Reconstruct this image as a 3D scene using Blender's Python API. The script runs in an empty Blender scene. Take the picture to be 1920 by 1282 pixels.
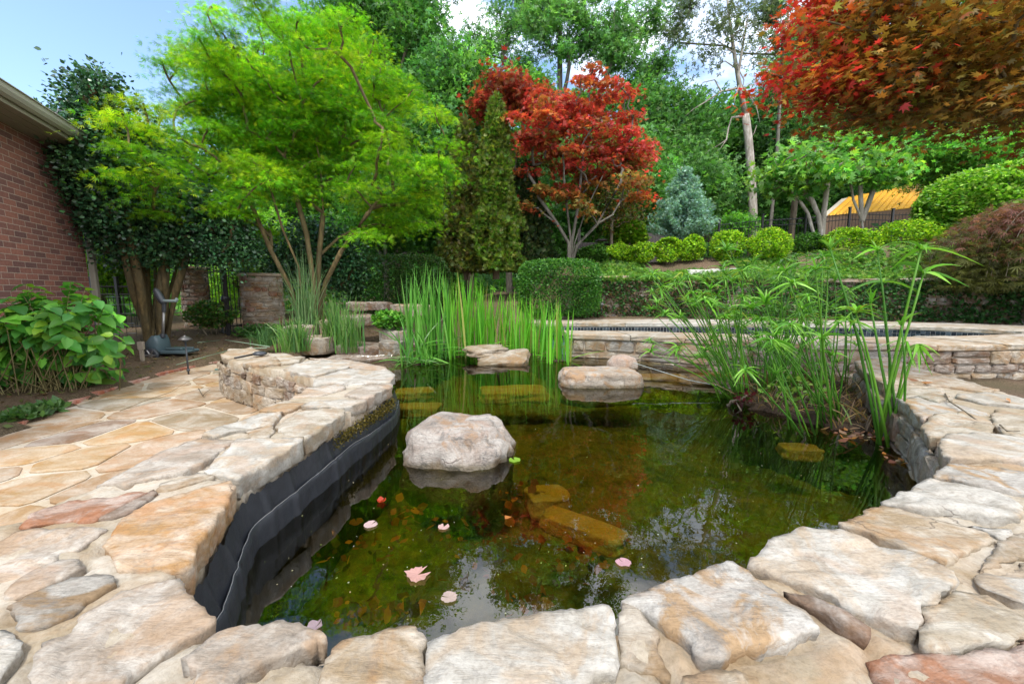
import bpy, math
import numpy as np
from mathutils import Vector, geometry, noise as mnoise

# ---------------------------------------------------------------- camera, sky, sun, exposure
SC = bpy.context.scene
COL = SC.collection
F = 14.0 / 36.0 * 1920.0            # focal length in photo pixels (14 mm lens)
HOR = 548.0                         # horizon row in the photo
EYE = 1.12
PITCH = math.atan((641.0 - HOR) / F)
cam_d = bpy.data.cameras.new('camera'); cam_d.lens = 14.0; cam_d.sensor_width = 36.0
cam_d.clip_start = 0.05; cam_d.clip_end = 2000.0
cam = bpy.data.objects.new('camera', cam_d); COL.objects.link(cam)
cam.location = (0, 0, EYE); cam.rotation_euler = (math.pi / 2 - PITCH, 0, 0)
SC.camera = cam

SUN_EL, SUN_AZ = math.radians(62), math.radians(197)      # azimuth from +Y towards +X
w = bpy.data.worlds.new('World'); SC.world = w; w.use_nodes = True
nt = w.node_tree; nt.nodes.clear()
def N(tree, typ, **kw):
    n = tree.nodes.new(typ)
    for k, v in kw.items():
        if k == 'inp':
            for kk, vv in v.items(): n.inputs[kk].default_value = vv
        else: setattr(n, k, v)
    return n
L = lambda tree, a, b: tree.links.new(a, b)
sky = N(nt, 'ShaderNodeTexSky', sky_type='NISHITA', sun_disc=False, sun_elevation=SUN_EL, sun_rotation=SUN_AZ)
sky.air_density = 1.0; sky.dust_density = 0.7; sky.ozone_density = 2.0
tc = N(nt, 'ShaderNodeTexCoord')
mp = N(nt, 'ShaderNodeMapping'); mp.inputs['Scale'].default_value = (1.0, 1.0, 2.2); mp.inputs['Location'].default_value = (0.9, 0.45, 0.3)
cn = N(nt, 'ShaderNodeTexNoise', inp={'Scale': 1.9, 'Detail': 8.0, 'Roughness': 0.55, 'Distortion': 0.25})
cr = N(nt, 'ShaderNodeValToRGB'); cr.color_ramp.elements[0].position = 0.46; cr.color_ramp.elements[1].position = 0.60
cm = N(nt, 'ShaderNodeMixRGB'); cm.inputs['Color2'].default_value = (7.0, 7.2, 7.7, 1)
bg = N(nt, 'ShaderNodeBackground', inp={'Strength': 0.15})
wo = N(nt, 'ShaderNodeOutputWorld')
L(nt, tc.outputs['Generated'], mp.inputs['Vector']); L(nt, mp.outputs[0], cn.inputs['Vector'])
sx = N(nt, 'ShaderNodeSeparateXYZ'); L(nt, tc.outputs['Generated'], sx.inputs[0])          # extra cloud added overhead and behind the camera as soft fill light
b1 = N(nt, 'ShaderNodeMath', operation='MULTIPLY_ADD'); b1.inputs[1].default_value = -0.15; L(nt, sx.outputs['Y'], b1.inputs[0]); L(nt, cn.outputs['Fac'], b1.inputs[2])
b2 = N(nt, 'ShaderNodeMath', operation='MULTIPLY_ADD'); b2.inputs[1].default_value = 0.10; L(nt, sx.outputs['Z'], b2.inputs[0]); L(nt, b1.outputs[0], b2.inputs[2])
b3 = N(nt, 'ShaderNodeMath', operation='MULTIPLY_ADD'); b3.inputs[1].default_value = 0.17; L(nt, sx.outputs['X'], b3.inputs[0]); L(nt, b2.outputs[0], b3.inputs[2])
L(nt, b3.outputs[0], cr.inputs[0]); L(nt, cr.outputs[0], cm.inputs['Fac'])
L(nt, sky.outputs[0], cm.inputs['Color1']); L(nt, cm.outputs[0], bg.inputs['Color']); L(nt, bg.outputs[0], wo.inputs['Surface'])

sun_d = bpy.data.lights.new('sun', 'SUN'); sun_d.energy = 1.5; sun_d.angle = math.radians(10.0); sun_d.color = (1.0, 0.95, 0.86)
sun = bpy.data.objects.new('sun', sun_d); COL.objects.link(sun); sun.location = (-8, 6, 14)
SUNV = Vector((math.sin(SUN_AZ) * math.cos(SUN_EL), math.cos(SUN_AZ) * math.cos(SUN_EL), math.sin(SUN_EL)))
sun.rotation_euler = SUNV.to_track_quat('Z', 'Y').to_euler()
vs = SC.view_settings
vs.view_transform = 'Standard'; vs.look = 'None'; vs.exposure = 1.25; vs.gamma = 1.0; vs.use_curve_mapping = False
SC.cycles.max_bounces = 10; SC.cycles.transparent_max_bounces = 12
SC.cycles.sample_clamp_indirect = 6.0

# ---------------------------------------------------------------- helpers
cp, sp = math.cos(PITCH), math.sin(PITCH)
def ray(px, py):
    xc, yc = (px - 960.0) / F, (641.0 - py) / F
    return (xc, cp + yc * sp, -sp + yc * cp)
def P(px, py, z):                      # the world point seen at a photo pixel on the level z
    d = ray(px, py); t = (z - EYE) / d[2]
    return np.array((d[0] * t, d[1] * t, z))
def D(px, py, d):                      # the world point seen at a photo pixel at distance d
    r = ray(px, py); t = d / r[1]
    return np.array((r[0] * t, d, EYE + r[2] * t))
def PL(pts, z): return [tuple(P(x, y, z)[:2]) for x, y in pts]
def sm(x, a, b):
    t = np.clip((np.asarray(x, float) - a) / (b - a), 0, 1); return t * t * (3 - 2 * t)
def inside(poly, x, y):
    poly = np.asarray(poly); x = np.asarray(x); y = np.asarray(y); r = np.zeros(x.shape, bool); n = len(poly)
    for i in range(n):
        x1, y1 = poly[i][:2]; x2, y2 = poly[(i + 1) % n][:2]
        c = (y1 > y) != (y2 > y)
        if y1 != y2: r ^= c & (x < (x2 - x1) * (y - y1) / (y2 - y1) + x1)
    return r
def fract(x, y, z, s, oct=3): return mnoise.fractal(Vector((x * s, y * s, z * s)), 1.0, 2.0, oct)

def mk(name, verts, faces, mat, parent=None, smooth=False, col=None):
    """one mesh object; faces: (m,k) array or a list of index lists; col: rgba or (n,4) per vertex"""
    me = bpy.data.meshes.new(name)
    v = np.asarray(verts, np.float32)
    if isinstance(faces, np.ndarray):
        m, k = faces.shape
        me.vertices.add(len(v)); me.vertices.foreach_set('co', v.ravel())
        me.loops.add(m * k); me.loops.foreach_set('vertex_index', faces.astype(np.int32).ravel())
        me.polygons.add(m); me.polygons.foreach_set('loop_start', np.arange(0, m * k, k, dtype=np.int32))
        me.update(calc_edges=True)
    else:
        me.from_pydata(v.tolist(), [], [list(map(int, f)) for f in faces]); me.update()
    if col is not None:
        c = np.asarray(col, np.float32)
        if c.ndim == 1: c = np.tile(c, (len(v), 1))
        a = me.attributes.new('Col', 'FLOAT_COLOR', 'POINT'); a.data.foreach_set('color', c.ravel())
    if smooth: me.polygons.foreach_set('use_smooth', np.ones(len(me.polygons), bool))
    me.materials.append(mat)
    o = bpy.data.objects.new(name, me); COL.objects.link(o)
    if parent is not None:
        o.parent = parent
        o.matrix_parent_inverse.identity()
        if parent.get('_o') is not None: pass
    return o
def tag(o, label=None, cat=None, group=None, kind=None):
    if label: o['label'] = label
    if cat: o['category'] = cat
    if group: o['group'] = group
    if kind: o['kind'] = kind
    return o
def thing(name, label, cat, group=None):
    o = bpy.data.objects.new(name, None); COL.objects.link(o); o.empty_display_size = 0.1
    return tag(o, label, cat, group)
def copy_tree(o, parent=None):
    c = o.copy(); COL.objects.link(c); c.parent = parent
    for ch in list(o.children): copy_tree(ch, c)
    return c
def settle(t, base):
    """move an Empty made at the origin to its base and keep its world-built parts in place"""
    t.location = tuple(base)
    for c in t.children:
        c.location = (c.location[0] - base[0], c.location[1] - base[1], c.location[2] - base[2])
    return t

class B:
    """collects boxes, tubes and loose pieces into one mesh"""
    def __init__(s): s.v = []; s.f = []; s.c = []
    def add(s, v, f, col=None):
        n = len(s.v); s.v += [tuple(p) for p in v]; s.f += [[i + n for i in q] for q in f]
        s.c += [tuple(col) if col is not None else (.5, .5, .5, 0)] * len(v)
    def box(s, c, size, rz=0.0, col=None, bev=0.0, tilt=0.0):
        hx, hy, hz = [q / 2 for q in size]; b = min(bev, hx * .9, hy * .9, hz * .9)
        if b > 0:
            v = []
            for sx in (-1, 1):
                for sy in (-1, 1):
                    for sz in (-1, 1):
                        v += [(sx * (hx - b), sy * (hy - b), sz * hz), (sx * (hx - b), sy * hy, sz * (hz - b)), (sx * hx, sy * (hy - b), sz * (hz - b))]
            ids = lambda sx, sy, sz: ((sx > 0) * 4 + (sy > 0) * 2 + (sz > 0)) * 3
            f = []
            for sz in (-1, 1):
                q = [ids(-1, -1, sz), ids(1, -1, sz), ids(1, 1, sz), ids(-1, 1, sz)]; f.append(q if sz > 0 else q[::-1])
            for sy in (-1, 1):
                q = [ids(-1, sy, -1) + 1, ids(1, sy, -1) + 1, ids(1, sy, 1) + 1, ids(-1, sy, 1) + 1]; f.append(q if sy < 0 else q[::-1])
            for sx in (-1, 1):
                q = [ids(sx, -1, -1) + 2, ids(sx, 1, -1) + 2, ids(sx, 1, 1) + 2, ids(sx, -1, 1) + 2]; f.append(q if sx > 0 else q[::-1])
            for sx in (-1, 1):
                for sy in (-1, 1): f.append([ids(sx, sy, -1) + 1, ids(sx, sy, -1) + 2, ids(sx, sy, 1) + 2, ids(sx, sy, 1) + 1])
                for sz in (-1, 1): f.append([ids(sx, -1, sz), ids(sx, 1, sz), ids(sx, 1, sz) + 2, ids(sx, -1, sz) + 2])
            for sy in (-1, 1):
                for sz in (-1, 1): f.append([ids(-1, sy, sz), ids(1, sy, sz), ids(1, sy, sz) + 1, ids(-1, sy, sz) + 1])
            for sx in (-1, 1):
                for sy in (-1, 1):
                    for sz in (-1, 1): f.append([ids(sx, sy, sz), ids(sx, sy, sz) + 1, ids(sx, sy, sz) + 2])
        else:
            v = [(x, y, z) for x in (-hx, hx) for y in (-hy, hy) for z in (-hz, hz)]
            f = [[0, 1, 3, 2], [4, 6, 7, 5], [0, 4, 5, 1], [2, 3, 7, 6], [0, 2, 6, 4], [1, 5, 7, 3]]
        ca, sa = math.cos(rz), math.sin(rz); ct, st = math.cos(tilt), math.sin(tilt)
        out = []
        for x, y, z in v:
            x, z = x * ct + z * st, -x * st + z * ct
            out.append((c[0] + x * ca - y * sa, c[1] + x * sa + y * ca, c[2] + z))
        s.add(out, f, col)
    def tube(s, pts, rad, k=8, col=None, cap=True):
        pts = [np.asarray(p, float) for p in pts]; n = len(pts)
        rad = [rad] * n if np.isscalar(rad) else list(rad)
        v = []; ref = np.array((0.3, 0.2, 0.93))
        for i in range(n):
            t = pts[min(i + 1, n - 1)] - pts[max(i - 1, 0)]; t = t / (np.linalg.norm(t) + 1e-9)
            r0 = ref if abs(t @ ref) < .95 else np.array((1., 0, 0))
            a = np.cross(t, r0); a /= np.linalg.norm(a) + 1e-9; b = np.cross(t, a)
            for j in range(k):
                q = 2 * math.pi * j / k; v.append(pts[i] + rad[i] * (math.cos(q) * a + math.sin(q) * b))
        f = [[i * k + j, i * k + (j + 1) % k, (i + 1) * k + (j + 1) % k, (i + 1) * k + j] for i in range(n - 1) for j in range(k)]
        if cap: f += [list(range(k))[::-1], [(n - 1) * k + j for j in range(k)]]
        s.add(v, f, col)
    def lathe(s, c, prof, k=24, col=None):
        v = [(c[0] + r * math.cos(2 * math.pi * j / k), c[1] + r * math.sin(2 * math.pi * j / k), c[2] + z) for r, z in prof for j in range(k)]
        f = [[i * k + j, i * k + (j + 1) % k, (i + 1) * k + (j + 1) % k, (i + 1) * k + j] for i in range(len(prof) - 1) for j in range(k)]
        s.add(v, f, col)
    def build(s, name, mat, parent=None, smooth=False): return mk(name, s.v, s.f, mat, parent, smooth, np.array(s.c))

# ---------------------------------------------------------------- materials
def newmat(name):
    m = bpy.data.materials.new(name); m.use_nodes = True; t = m.node_tree; t.nodes.clear()
    return m, t, N(t, 'ShaderNodeOutputMaterial')
def noise_n(t, scale, detail=5, rough=.6, vec=None, dist=0.0):
    n = N(t, 'ShaderNodeTexNoise', inp={'Scale': scale, 'Detail': detail, 'Roughness': rough, 'Distortion': dist})
    if vec is not None: L(t, vec, n.inputs['Vector'])
    return n.outputs['Fac']
def ramp(t, fac, stops):
    r = N(t, 'ShaderNodeValToRGB'); e = r.color_ramp.elements
    while len(e) < len(stops): e.new(.5)
    for q, (p, c) in zip(e, stops): q.position = p; q.color = tuple(c) + ((1,) if len(c) == 3 else ())
    L(t, fac, r.inputs[0]); return r.outputs[0]
def mixc(t, fac, a, b, mode='MIX'):
    m = N(t, 'ShaderNodeMixRGB', blend_type=mode)
    for k, x in (('Fac', fac), ('Color1', a), ('Color2', b)):
        if hasattr(x, 'is_linked'): L(t, x, m.inputs[k])
        elif np.isscalar(x): m.inputs[k].default_value = x
        else: m.inputs[k].default_value = tuple(x) + ((1,) if len(x) == 3 else ())
    return m.outputs[0]
def math_n(t, op, a, b=None):
    m = N(t, 'ShaderNodeMath', operation=op)
    for i, x in enumerate((a, b)):
        if x is None: continue
        if hasattr(x, 'is_linked'): L(t, x, m.inputs[i])
        else: m.inputs[i].default_value = x
    return m.outputs[0]
def bump_n(t, h, strength, dist=.01, base=None):
    b = N(t, 'ShaderNodeBump', inp={'Strength': strength, 'Distance': dist}); L(t, h, b.inputs['Height'])
    if base is not None: L(t, base, b.inputs['Normal'])
    return b.outputs[0]
def objvec(t, scale=(1, 1, 1), rot=(0, 0, 0)):
    g = N(t, 'ShaderNodeNewGeometry'); m = N(t, 'ShaderNodeMapping'); m.inputs['Scale'].default_value = scale; m.inputs['Rotation'].default_value = rot
    L(t, g.outputs['Position'], m.inputs['Vector']); return m.outputs[0]
def attr(t): return N(t, 'ShaderNodeAttribute', attribute_name='Col')

def simple(name, color, rough=.6, metal=0., spec=.4, nscale=30., nvar=.25, bump=.15, bdist=.004):
    m, t, o = newmat(name); p = N(t, 'ShaderNodeBsdfPrincipled', inp={'Roughness': rough, 'Metallic': metal, 'Specular IOR Level': spec})
    v = objvec(t); n = noise_n(t, nscale, 6, .65, v); n2 = noise_n(t, nscale * .13, 3, .5, v)
    c = mixc(t, n, [q * (1 - nvar) for q in color], [min(1, q * (1 + nvar)) for q in color])
    c = mixc(t, n2, c, mixc(t, .25, c, [q * .55 for q in color]))
    L(t, c, p.inputs['Base Color']); L(t, bump_n(t, n, bump, bdist), p.inputs['Normal']); L(t, p.outputs[0], o.inputs[0]); return m

def stone_mat(name, big=9., bumpd=.006, lichen=.5, rough=.85, wet=0, bands=.34):
    """stone whose own colour and stain amount come with the mesh (Col rgb, alpha = stain)"""
    m, t, o = newmat(name); a = attr(t); p = N(t, 'ShaderNodeBsdfPrincipled', inp={'Roughness': rough, 'Specular IOR Level': .25})
    v = objvec(t); vb = objvec(t, (1.0, 1.5, 1.6), (0.1, 0.15, 0.5)); base = a.outputs['Color']
    n1 = noise_n(t, big * .7, 8, .68, vb, .6); n2 = noise_n(t, 4.2, 6, .62, v, 1.2); n3 = noise_n(t, 95., 7, .72, v); n4 = noise_n(t, 13., 9, .78, v, .5); n5 = noise_n(t, 34., 6, .75, vb, .4); n6 = noise_n(t, 2.3, 5, .6, vb, 1.5)
    stain = a.outputs['Alpha']
    c = mixc(t, ramp(t, n1, [(.38, (0, 0, 0)), (.60, (1, 1, 1))]), mixc(t, .5, base, (.56, .53, .48)), mixc(t, 1., base, (.84, .80, .76), 'MULTIPLY'))
    wf = math_n(t, 'MULTIPLY', ramp(t, n2, [(.50, (0, 0, 0)), (.60, (1, 1, 1))]), math_n(t, 'ADD', math_n(t, 'MULTIPLY', stain, .9), .12))
    c = mixc(t, wf, c, mixc(t, 1.0, base, (.96, .68, .42), 'MULTIPLY'))
    pf = math_n(t, 'MULTIPLY', ramp(t, n6, [(.56, (0, 0, 0)), (.66, (1, 1, 1))]), .55)
    c = mixc(t, pf, c, mixc(t, 1.0, base, (1.0, .80, .68), 'MULTIPLY'))
    gf = math_n(t, 'MULTIPLY', ramp(t, n4, [(.53, (0, 0, 0)), (.62, (1, 1, 1))]), math_n(t, 'MULTIPLY', math_n(t, 'ADD', stain, .15), lichen))
    c = mixc(t, gf, c, (.15, .145, .135))
    sf = math_n(t, 'MULTIPLY', ramp(t, n5, [(.63, (0, 0, 0)), (.69, (1, 1, 1))]), .45); c = mixc(t, sf, c, (.16, .13, .10))
    n7 = noise_n(t, 6.5, 7, .66, objvec(t, (1.6, 6.5, 4.0), (0.05, 0.1, 0.45)), 2.2)          # cleavage bands
    c = mixc(t, bands, c, mixc(t, 1.0, c, ramp(t, n7, [(.40, (.66, .62, .58)), (.47, (1.0, 1.0, 1.0)), (.62, (1.14, 1.13, 1.12))]), 'MULTIPLY'))
    c = mixc(t, .38, c, mixc(t, 1.0, c, ramp(t, n3, [(.36, (.55, .53, .51)), (.55, (1.10, 1.10, 1.10))]), 'MULTIPLY'))
    vo = N(t, 'ShaderNodeTexVoronoi', feature='DISTANCE_TO_EDGE', inp={'Scale': 4.3}); wv = N(t, 'ShaderNodeMixRGB', inp={'Fac': .16}); nn = N(t, 'ShaderNodeTexNoise', inp={'Scale': 7., 'Detail': 5.}); L(t, v, nn.inputs['Vector']); L(t, v, wv.inputs['Color1']); L(t, nn.outputs['Color'], wv.inputs['Color2']); L(t, wv.outputs[0], vo.inputs['Vector'])
    ck = math_n(t, 'MULTIPLY', ramp(t, vo.outputs['Distance'], [(.004, (1, 1, 1)), (.013, (0, 0, 0))]), ramp(t, noise_n(t, 3.3, 3, .5, v), [(.60, (0, 0, 0)), (.66, (1, 1, 1))]))
    c = mixc(t, math_n(t, 'MULTIPLY', ck, .5), c, (.10, .075, .055))
    if wet:
        g = N(t, 'ShaderNodeNewGeometry'); sz = N(t, 'ShaderNodeSeparateXYZ'); L(t, g.outputs['Position'], sz.inputs[0]); wz = math_n(t, 'ADD', sz.outputs['Z'], math_n(t, 'MULTIPLY', n2, -.05)); wm = ramp(t, wz, [(.105, (1, 1, 1)), (.135, (0, 0, 0))])
        c = mixc(t, math_n(t, 'MULTIPLY', wm, .75), c, mixc(t, 1., c, (.30, .27, .16), 'MULTIPLY')); L(t, ramp(t, wz, [(.105, (.35, .35, .35)), (.135, (rough,) * 3)]), p.inputs['Roughness'])
    L(t, c, p.inputs['Base Color'])
    h = math_n(t, 'ADD', math_n(t, 'MULTIPLY', n1, 1.0), math_n(t, 'ADD', math_n(t, 'MULTIPLY', n3, .35), math_n(t, 'ADD', math_n(t, 'MULTIPLY', n4, .8), math_n(t, 'MULTIPLY', n7, bands * 2.6)))); h = math_n(t, 'SUBTRACT', h, math_n(t, 'MULTIPLY', ck, .5))
    L(t, bump_n(t, h, .85, bumpd), p.inputs['Normal']); L(t, p.outputs[0], o.inputs[0]); return m

def leaf_mat(name, trans=.35, rough=.45, spec=.35, tgain=(1.35, 1.5, .7)):
    m, t, o = newmat(name); a = attr(t)
    p = N(t, 'ShaderNodeBsdfPrincipled', inp={'Roughness': rough, 'Specular IOR Level': spec})
    tr = N(t, 'ShaderNodeBsdfTranslucent'); mx = N(t, 'ShaderNodeMixShader', inp={'Fac': trans})
    L(t, a.outputs['Color'], p.inputs['Base Color']); L(t, mixc(t, 1.0, a.outputs['Color'], tgain, 'MULTIPLY'), tr.inputs['Color'])
    L(t, p.outputs[0], mx.inputs[1]); L(t, tr.outputs[0], mx.inputs[2]); L(t, mx.outputs[0], o.inputs[0]); return m

def bark_mat(name, c1, c2, scale=14.):
    m, t, o = newmat(name); p = N(t, 'ShaderNodeBsdfPrincipled', inp={'Roughness': .9, 'Specular IOR Level': .2})
    v = objvec(t, (1, 1, .25)); n = noise_n(t, scale, 6, .7, v); n2 = noise_n(t, 2.5, 3, .6, objvec(t))
    c = ramp(t, n, [(.3, [q * .5 for q in c1]), (.5, c1), (.68, c2)]); c = mixc(t, math_n(t, 'MULTIPLY', n2, .45), c, (.16, .17, .12))
    L(t, c, p.inputs['Base Color']); L(t, bump_n(t, n, .8, .02), p.inputs['Normal']); L(t, p.outputs[0], o.inputs[0]); return m

M = {}
M['stone'] = stone_mat('flagstone')
M['facing'] = stone_mat('rubble_stone', 6., .01, .55)
M['mortar'] = stone_mat('mortar', 4., .008, .25, .95, 0, 0.)
M['boulder'] = stone_mat('boulder_stone', 6., .022, .9, .85, 1)
M['patio'] = stone_mat('patio_flagstone', 4., .0015, .10, .7, 0, .15)
M['leaf'] = leaf_mat('leaf', .42)
M['leaf_thin'] = leaf_mat('thin_leaf', .5, .5, .25)
M['leaf_red'] = leaf_mat('red_leaf', .45, .5, .3, (1.5, 1.0, .8))
M['leaf_glossy'] = leaf_mat('glossy_leaf', .1, .32, .65)
M['blade'] = leaf_mat('grass_blade', .35, .4, .4, (1.3, 1.4, .6))
M['bark'] = bark_mat('bark', (.16, .12, .085), (.30, .24, .18))
M['bark_olive'] = bark_mat('olive_bark', (.13, .085, .03), (.27, .18, .07))
M['bark_pale'] = bark_mat('pale_bark', (.34, .29, .25), (.58, .53, .48), 9.)
M['bark_grey'] = bark_mat('grey_bark', (.13, .115, .10), (.26, .235, .205))
M['iron'] = simple('black_iron', (.012, .012, .014), .45, .0, .5, 60, .3, .1)
M['dark_plastic'] = simple('dark_plastic', (.045, .05, .058), .4, 0, .5, 80, .2, .05)
M['teal_plastic'] = simple('blue_grey_plastic', (.075, .115, .13), .4, 0, .5, 80, .2, .05)
M['grey_metal'] = simple('grey_metal', (.30, .29, .28), .4, .6, .5, 60, .15, .05)
M['wood_grey'] = simple('grey_wood', (.12, .11, .11), .85, 0, .2, 12, .35, .3)
M['wood_pale'] = simple('pale_wood', (.32, .27, .21), .85, 0, .2, 20, .3, .3)
M['wood_brown'] = simple('brown_wood', (.20, .13, .09), .85, 0, .2, 12, .35, .3)
M['concrete'] = simple('pale_concrete', (.62, .60, .56), .9, 0, .2, 40, .15, .2)
M['trim'] = simple('tan_trim', (.27, .245, .195), .55, 0, .35, 40, .06, .03)
M['gutter'] = simple('gutter_metal', (.36, .345, .30), .4, 0, .5, 40, .06, .02)
M['shingle'] = simple('roof_shingle', (.16, .15, .17), .9, 0, .2, 20, .4, .4, .01)
# ---------------------------------------------------------------- pond outline (photo pixels -> world at coping level)
ZC, ZW = 0.42, 0.11                    # coping top and water level; the flagstone patio is z = 0
INNER_PX = [(741, 704), (736, 723), (690, 752), (647, 774), (571, 823), (505, 864), (448, 897), (443, 916), (403, 986), (364, 1053),
    (337, 1077), (372, 1131), (404, 1157), (430, 1176), (454, 1179), (520, 1170), (562, 1174), (613, 1203), (641, 1203), (696, 1194),
    (740, 1181), (780, 1180), (800, 1203), (832, 1200), (934, 1165), (1070, 1141), (1142, 1135), (1165, 1131), (1274, 1091), (1362, 1059),
    (1402, 1057), (1448, 1017), (1498, 997), (1572, 984), (1632, 957), (1669, 937), (1726, 907), (1760, 882), (1778, 866), (1762, 845),
    (1763, 828), (1744, 823), (1736, 812), (1727, 799), (1712, 775), (1683, 752), (1668, 743), (1653, 721), (1615, 697), (1600, 680)]
HOOK_PX = [(590, 712), (574, 705), (530, 694), (490, 689), (455, 681), (424, 674), (413, 666), (431, 655), (472, 652), (512, 660), (578, 669), (655, 675), (721, 687)]
LEFT_PX = [(42, 969), (117, 930), (198, 899), (300, 847), (378, 820), (448, 784), (486, 771), (545, 744), (578, 727)]
RIGHT_PX = [(1659, 668), (1720, 685), (1800, 708), (1880, 731), (1960, 758), (2080, 800)]
INNER = PL(INNER_PX, ZC); HOOK = PL(HOOK_PX, ZC); LEFTO = PL(LEFT_PX, ZC); RIGHTO = PL(RIGHT_PX, ZC)
def off(path, o, closed=False):        # shift a polyline to its left by o
    p = np.asarray(path, float); n = len(p); r = []
    for i in range(n):
        a = p[max(i - 1, 0)]; b = p[min(i + 1, n - 1)]; t = b - a; t = t / (np.linalg.norm(t) + 1e-9); r.append((p[i][0] - t[1] * o, p[i][1] + t[0] * o))
    return r
def smooth_path(path, it=2):
    p = [np.asarray(q, float) for q in path]
    for _ in range(it): p = [p[0]] + [q for a, b in zip(p[:-1], p[1:]) for q in (a * .75 + b * .25, a * .25 + b * .75)] + [p[-1]]
    return p
RING = off(INNER, -.035) + RIGHTO + [(3.6, 1.2), (2.4, .28), (-1.6, .22), (-2.0, .75), (-1.75, 1.05)] + LEFTO + off(HOOK, -.02)
POND = off(INNER, -.12) + [(3.5, 4.2), (3.36, 4.55), (2.65, 5.05), (2.1, 5.65), (.95, 6.3), (.5, 6.9), (-1.0, 6.95), (-1.25, 6.0), (-1.75, 5.3), (-1.9, 4.55), (-1.6, 4.1), (-1.1, 3.75)]
PATIO_EDGE = PL([(-420, 930), (0, 818), (150, 751), (300, 704), (360, 690), (412, 680)], 0.0)      # along the brick edging
PATIO = PATIO_EDGE + [tuple(P(432, 668, 0)[:2]), tuple(P(560, 690, 0)[:2]), (-1.3, 3.3), (-1.6, .3), (-3.0, -.8), (-7.5, -.8), (-7.5, 1.2)]
POOLN = [(.85, 6.15), (1.6, 5.95), (2.3, 5.6), (3.1, 5.22), (3.9, 5.0), (4.8, 4.88), (6.3, 4.9), (8.3, 5.3)]      # near rim, front edge
POOLR = [(.85, 6.75), (1.7, 6.65), (2.7, 6.4), (3.6, 6.1), (4.8, 5.85), (6.3, 5.85), (7.9, 6.15)]                # near rim, rear edge
POOLF = [(.3, 8.1), (2, 8.12), (4, 8.1), (6.2, 7.95), (7.6, 7.45), (8.25, 6.75), (8.3, 6.45)]                    # far rim, water edge
POOLO = [(.3, 9.3), (2, 9.3), (4.4, 9.25), (7.0, 9.0), (8.9, 8.2), (10.2, 7.0), (10.6, 5.6)]                      # far rim, outer edge
POOL = POOLN + POOLO[::-1]
WALL_LINE = [(1.55, 10.15), (3.0, 10.2), (5, 10.12), (8, 9.75), (10.4, 8.7), (12.2, 7.0), (13.5, 4.5)]
wl = np.array(WALL_LINE)
def gz(x, y):
    """height of the ground"""
    x = np.asarray(x, float); y = np.asarray(y, float)
    low = .06 + .02 * sm(y, 4, 6) + .22 * sm(y, 6.2, 9.6) + .32 * sm(y, 9.6, 13) * sm(x, -5, -2) + 1.2 * sm(y, 14, 40)
    mid = .45 * sm(y, 6.8, 9.6) * sm(x, -2.4, -.4) * (1 - .62 * sm(x, .2, 1.2))
    wy = np.interp(x, wl[:, 0], wl[:, 1])
    bank = 1.42 + .62 * sm(y - wy, .2, 2.2) + .5 * sm(x, 5, 13) * sm(y - wy, .5, 3) + 2.2 * sm(y, 15, 45)
    up = sm(y - wy, .1, .32) * sm(x, .5, 1.75)
    far_right = np.where(x > 13.5, 1.0, 0.0)
    z = (low + mid) * (1 - up) + bank * up
    z = z * (1 - far_right) + np.maximum(z, bank) * far_right
    right = sm(x, 3.6, 4.6) * sm(4.9 - y, 0, .3); z = z * (1 - right)
    return z + .03 * np.sin(x * 1.7 + y * .9) * sm(np.hypot(x, y), 6, 12)
# ---------------------------------------------------------------- ground, patio, brick edging, pond bed, water
def axis(a, b, fine_a, fine_b, s):
    f = np.arange(fine_a, fine_b + 1e-6, s); lo = -np.geomspace(.3, fine_a - a, 16)[::-1] + fine_a; hi = np.geomspace(.3, b - fine_b, 16) + fine_b
    return np.concatenate([lo, f, hi])
gx = axis(-90, 90, -8.5, 13.5, .11); gy = axis(-60, 160, -1.0, 14.5, .11)
GX, GY = np.meshgrid(gx, gy); GZ = gz(GX, GY)
rg = np.random.default_rng(1)
GZ = GZ + rg.normal(0, .008, GZ.shape) * (np.hypot(GX, GY) < 16)
for poly, z in ((PATIO, -.06), (RING, -.06), (POND, -.8), (POOL, -.5)):
    msk = inside(poly, GX, GY); GZ[msk] = np.minimum(GZ[msk], z)
nx, ny = len(gx), len(gy); idx = np.arange(nx * ny).reshape(ny, nx)
gf = np.stack([idx[:-1, :-1], idx[:-1, 1:], idx[1:, 1:], idx[1:, :-1]], -1).reshape(-1, 4)
def ground_mat():
    m, t, o = newmat('mulch_ground'); p = N(t, 'ShaderNodeBsdfPrincipled', inp={'Roughness': .95, 'Specular IOR Level': .15})
    v = objvec(t); n = noise_n(t, 55, 8, .75, objvec(t, (1, 2.2, 1), (0, 0, .6)), .8); n2 = noise_n(t, 1.6, 5, .6, v); n3 = noise_n(t, 130, 4, .7, v)
    c = ramp(t, n, [(.30, (.030, .020, .013)), (.47, (.13, .085, .055)), (.60, (.25, .18, .12)), (.72, (.40, .32, .23))])
    c = mixc(t, ramp(t, n2, [(.4, (0, 0, 0)), (.65, (1, 1, 1))]), c, mixc(t, .5, c, (.085, .085, .04)))
    L(t, c, p.inputs['Base Color']); L(t, bump_n(t, math_n(t, 'ADD', n, math_n(t, 'MULTIPLY', n3, .4)), .9, .03), p.inputs['Normal']); L(t, p.outputs[0], o.inputs[0]); return m
M['ground'] = ground_mat()
tag(mk('ground', np.stack([GX, GY, GZ], -1).reshape(-1, 3), gf, M['ground'], smooth=True), kind='structure')

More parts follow.
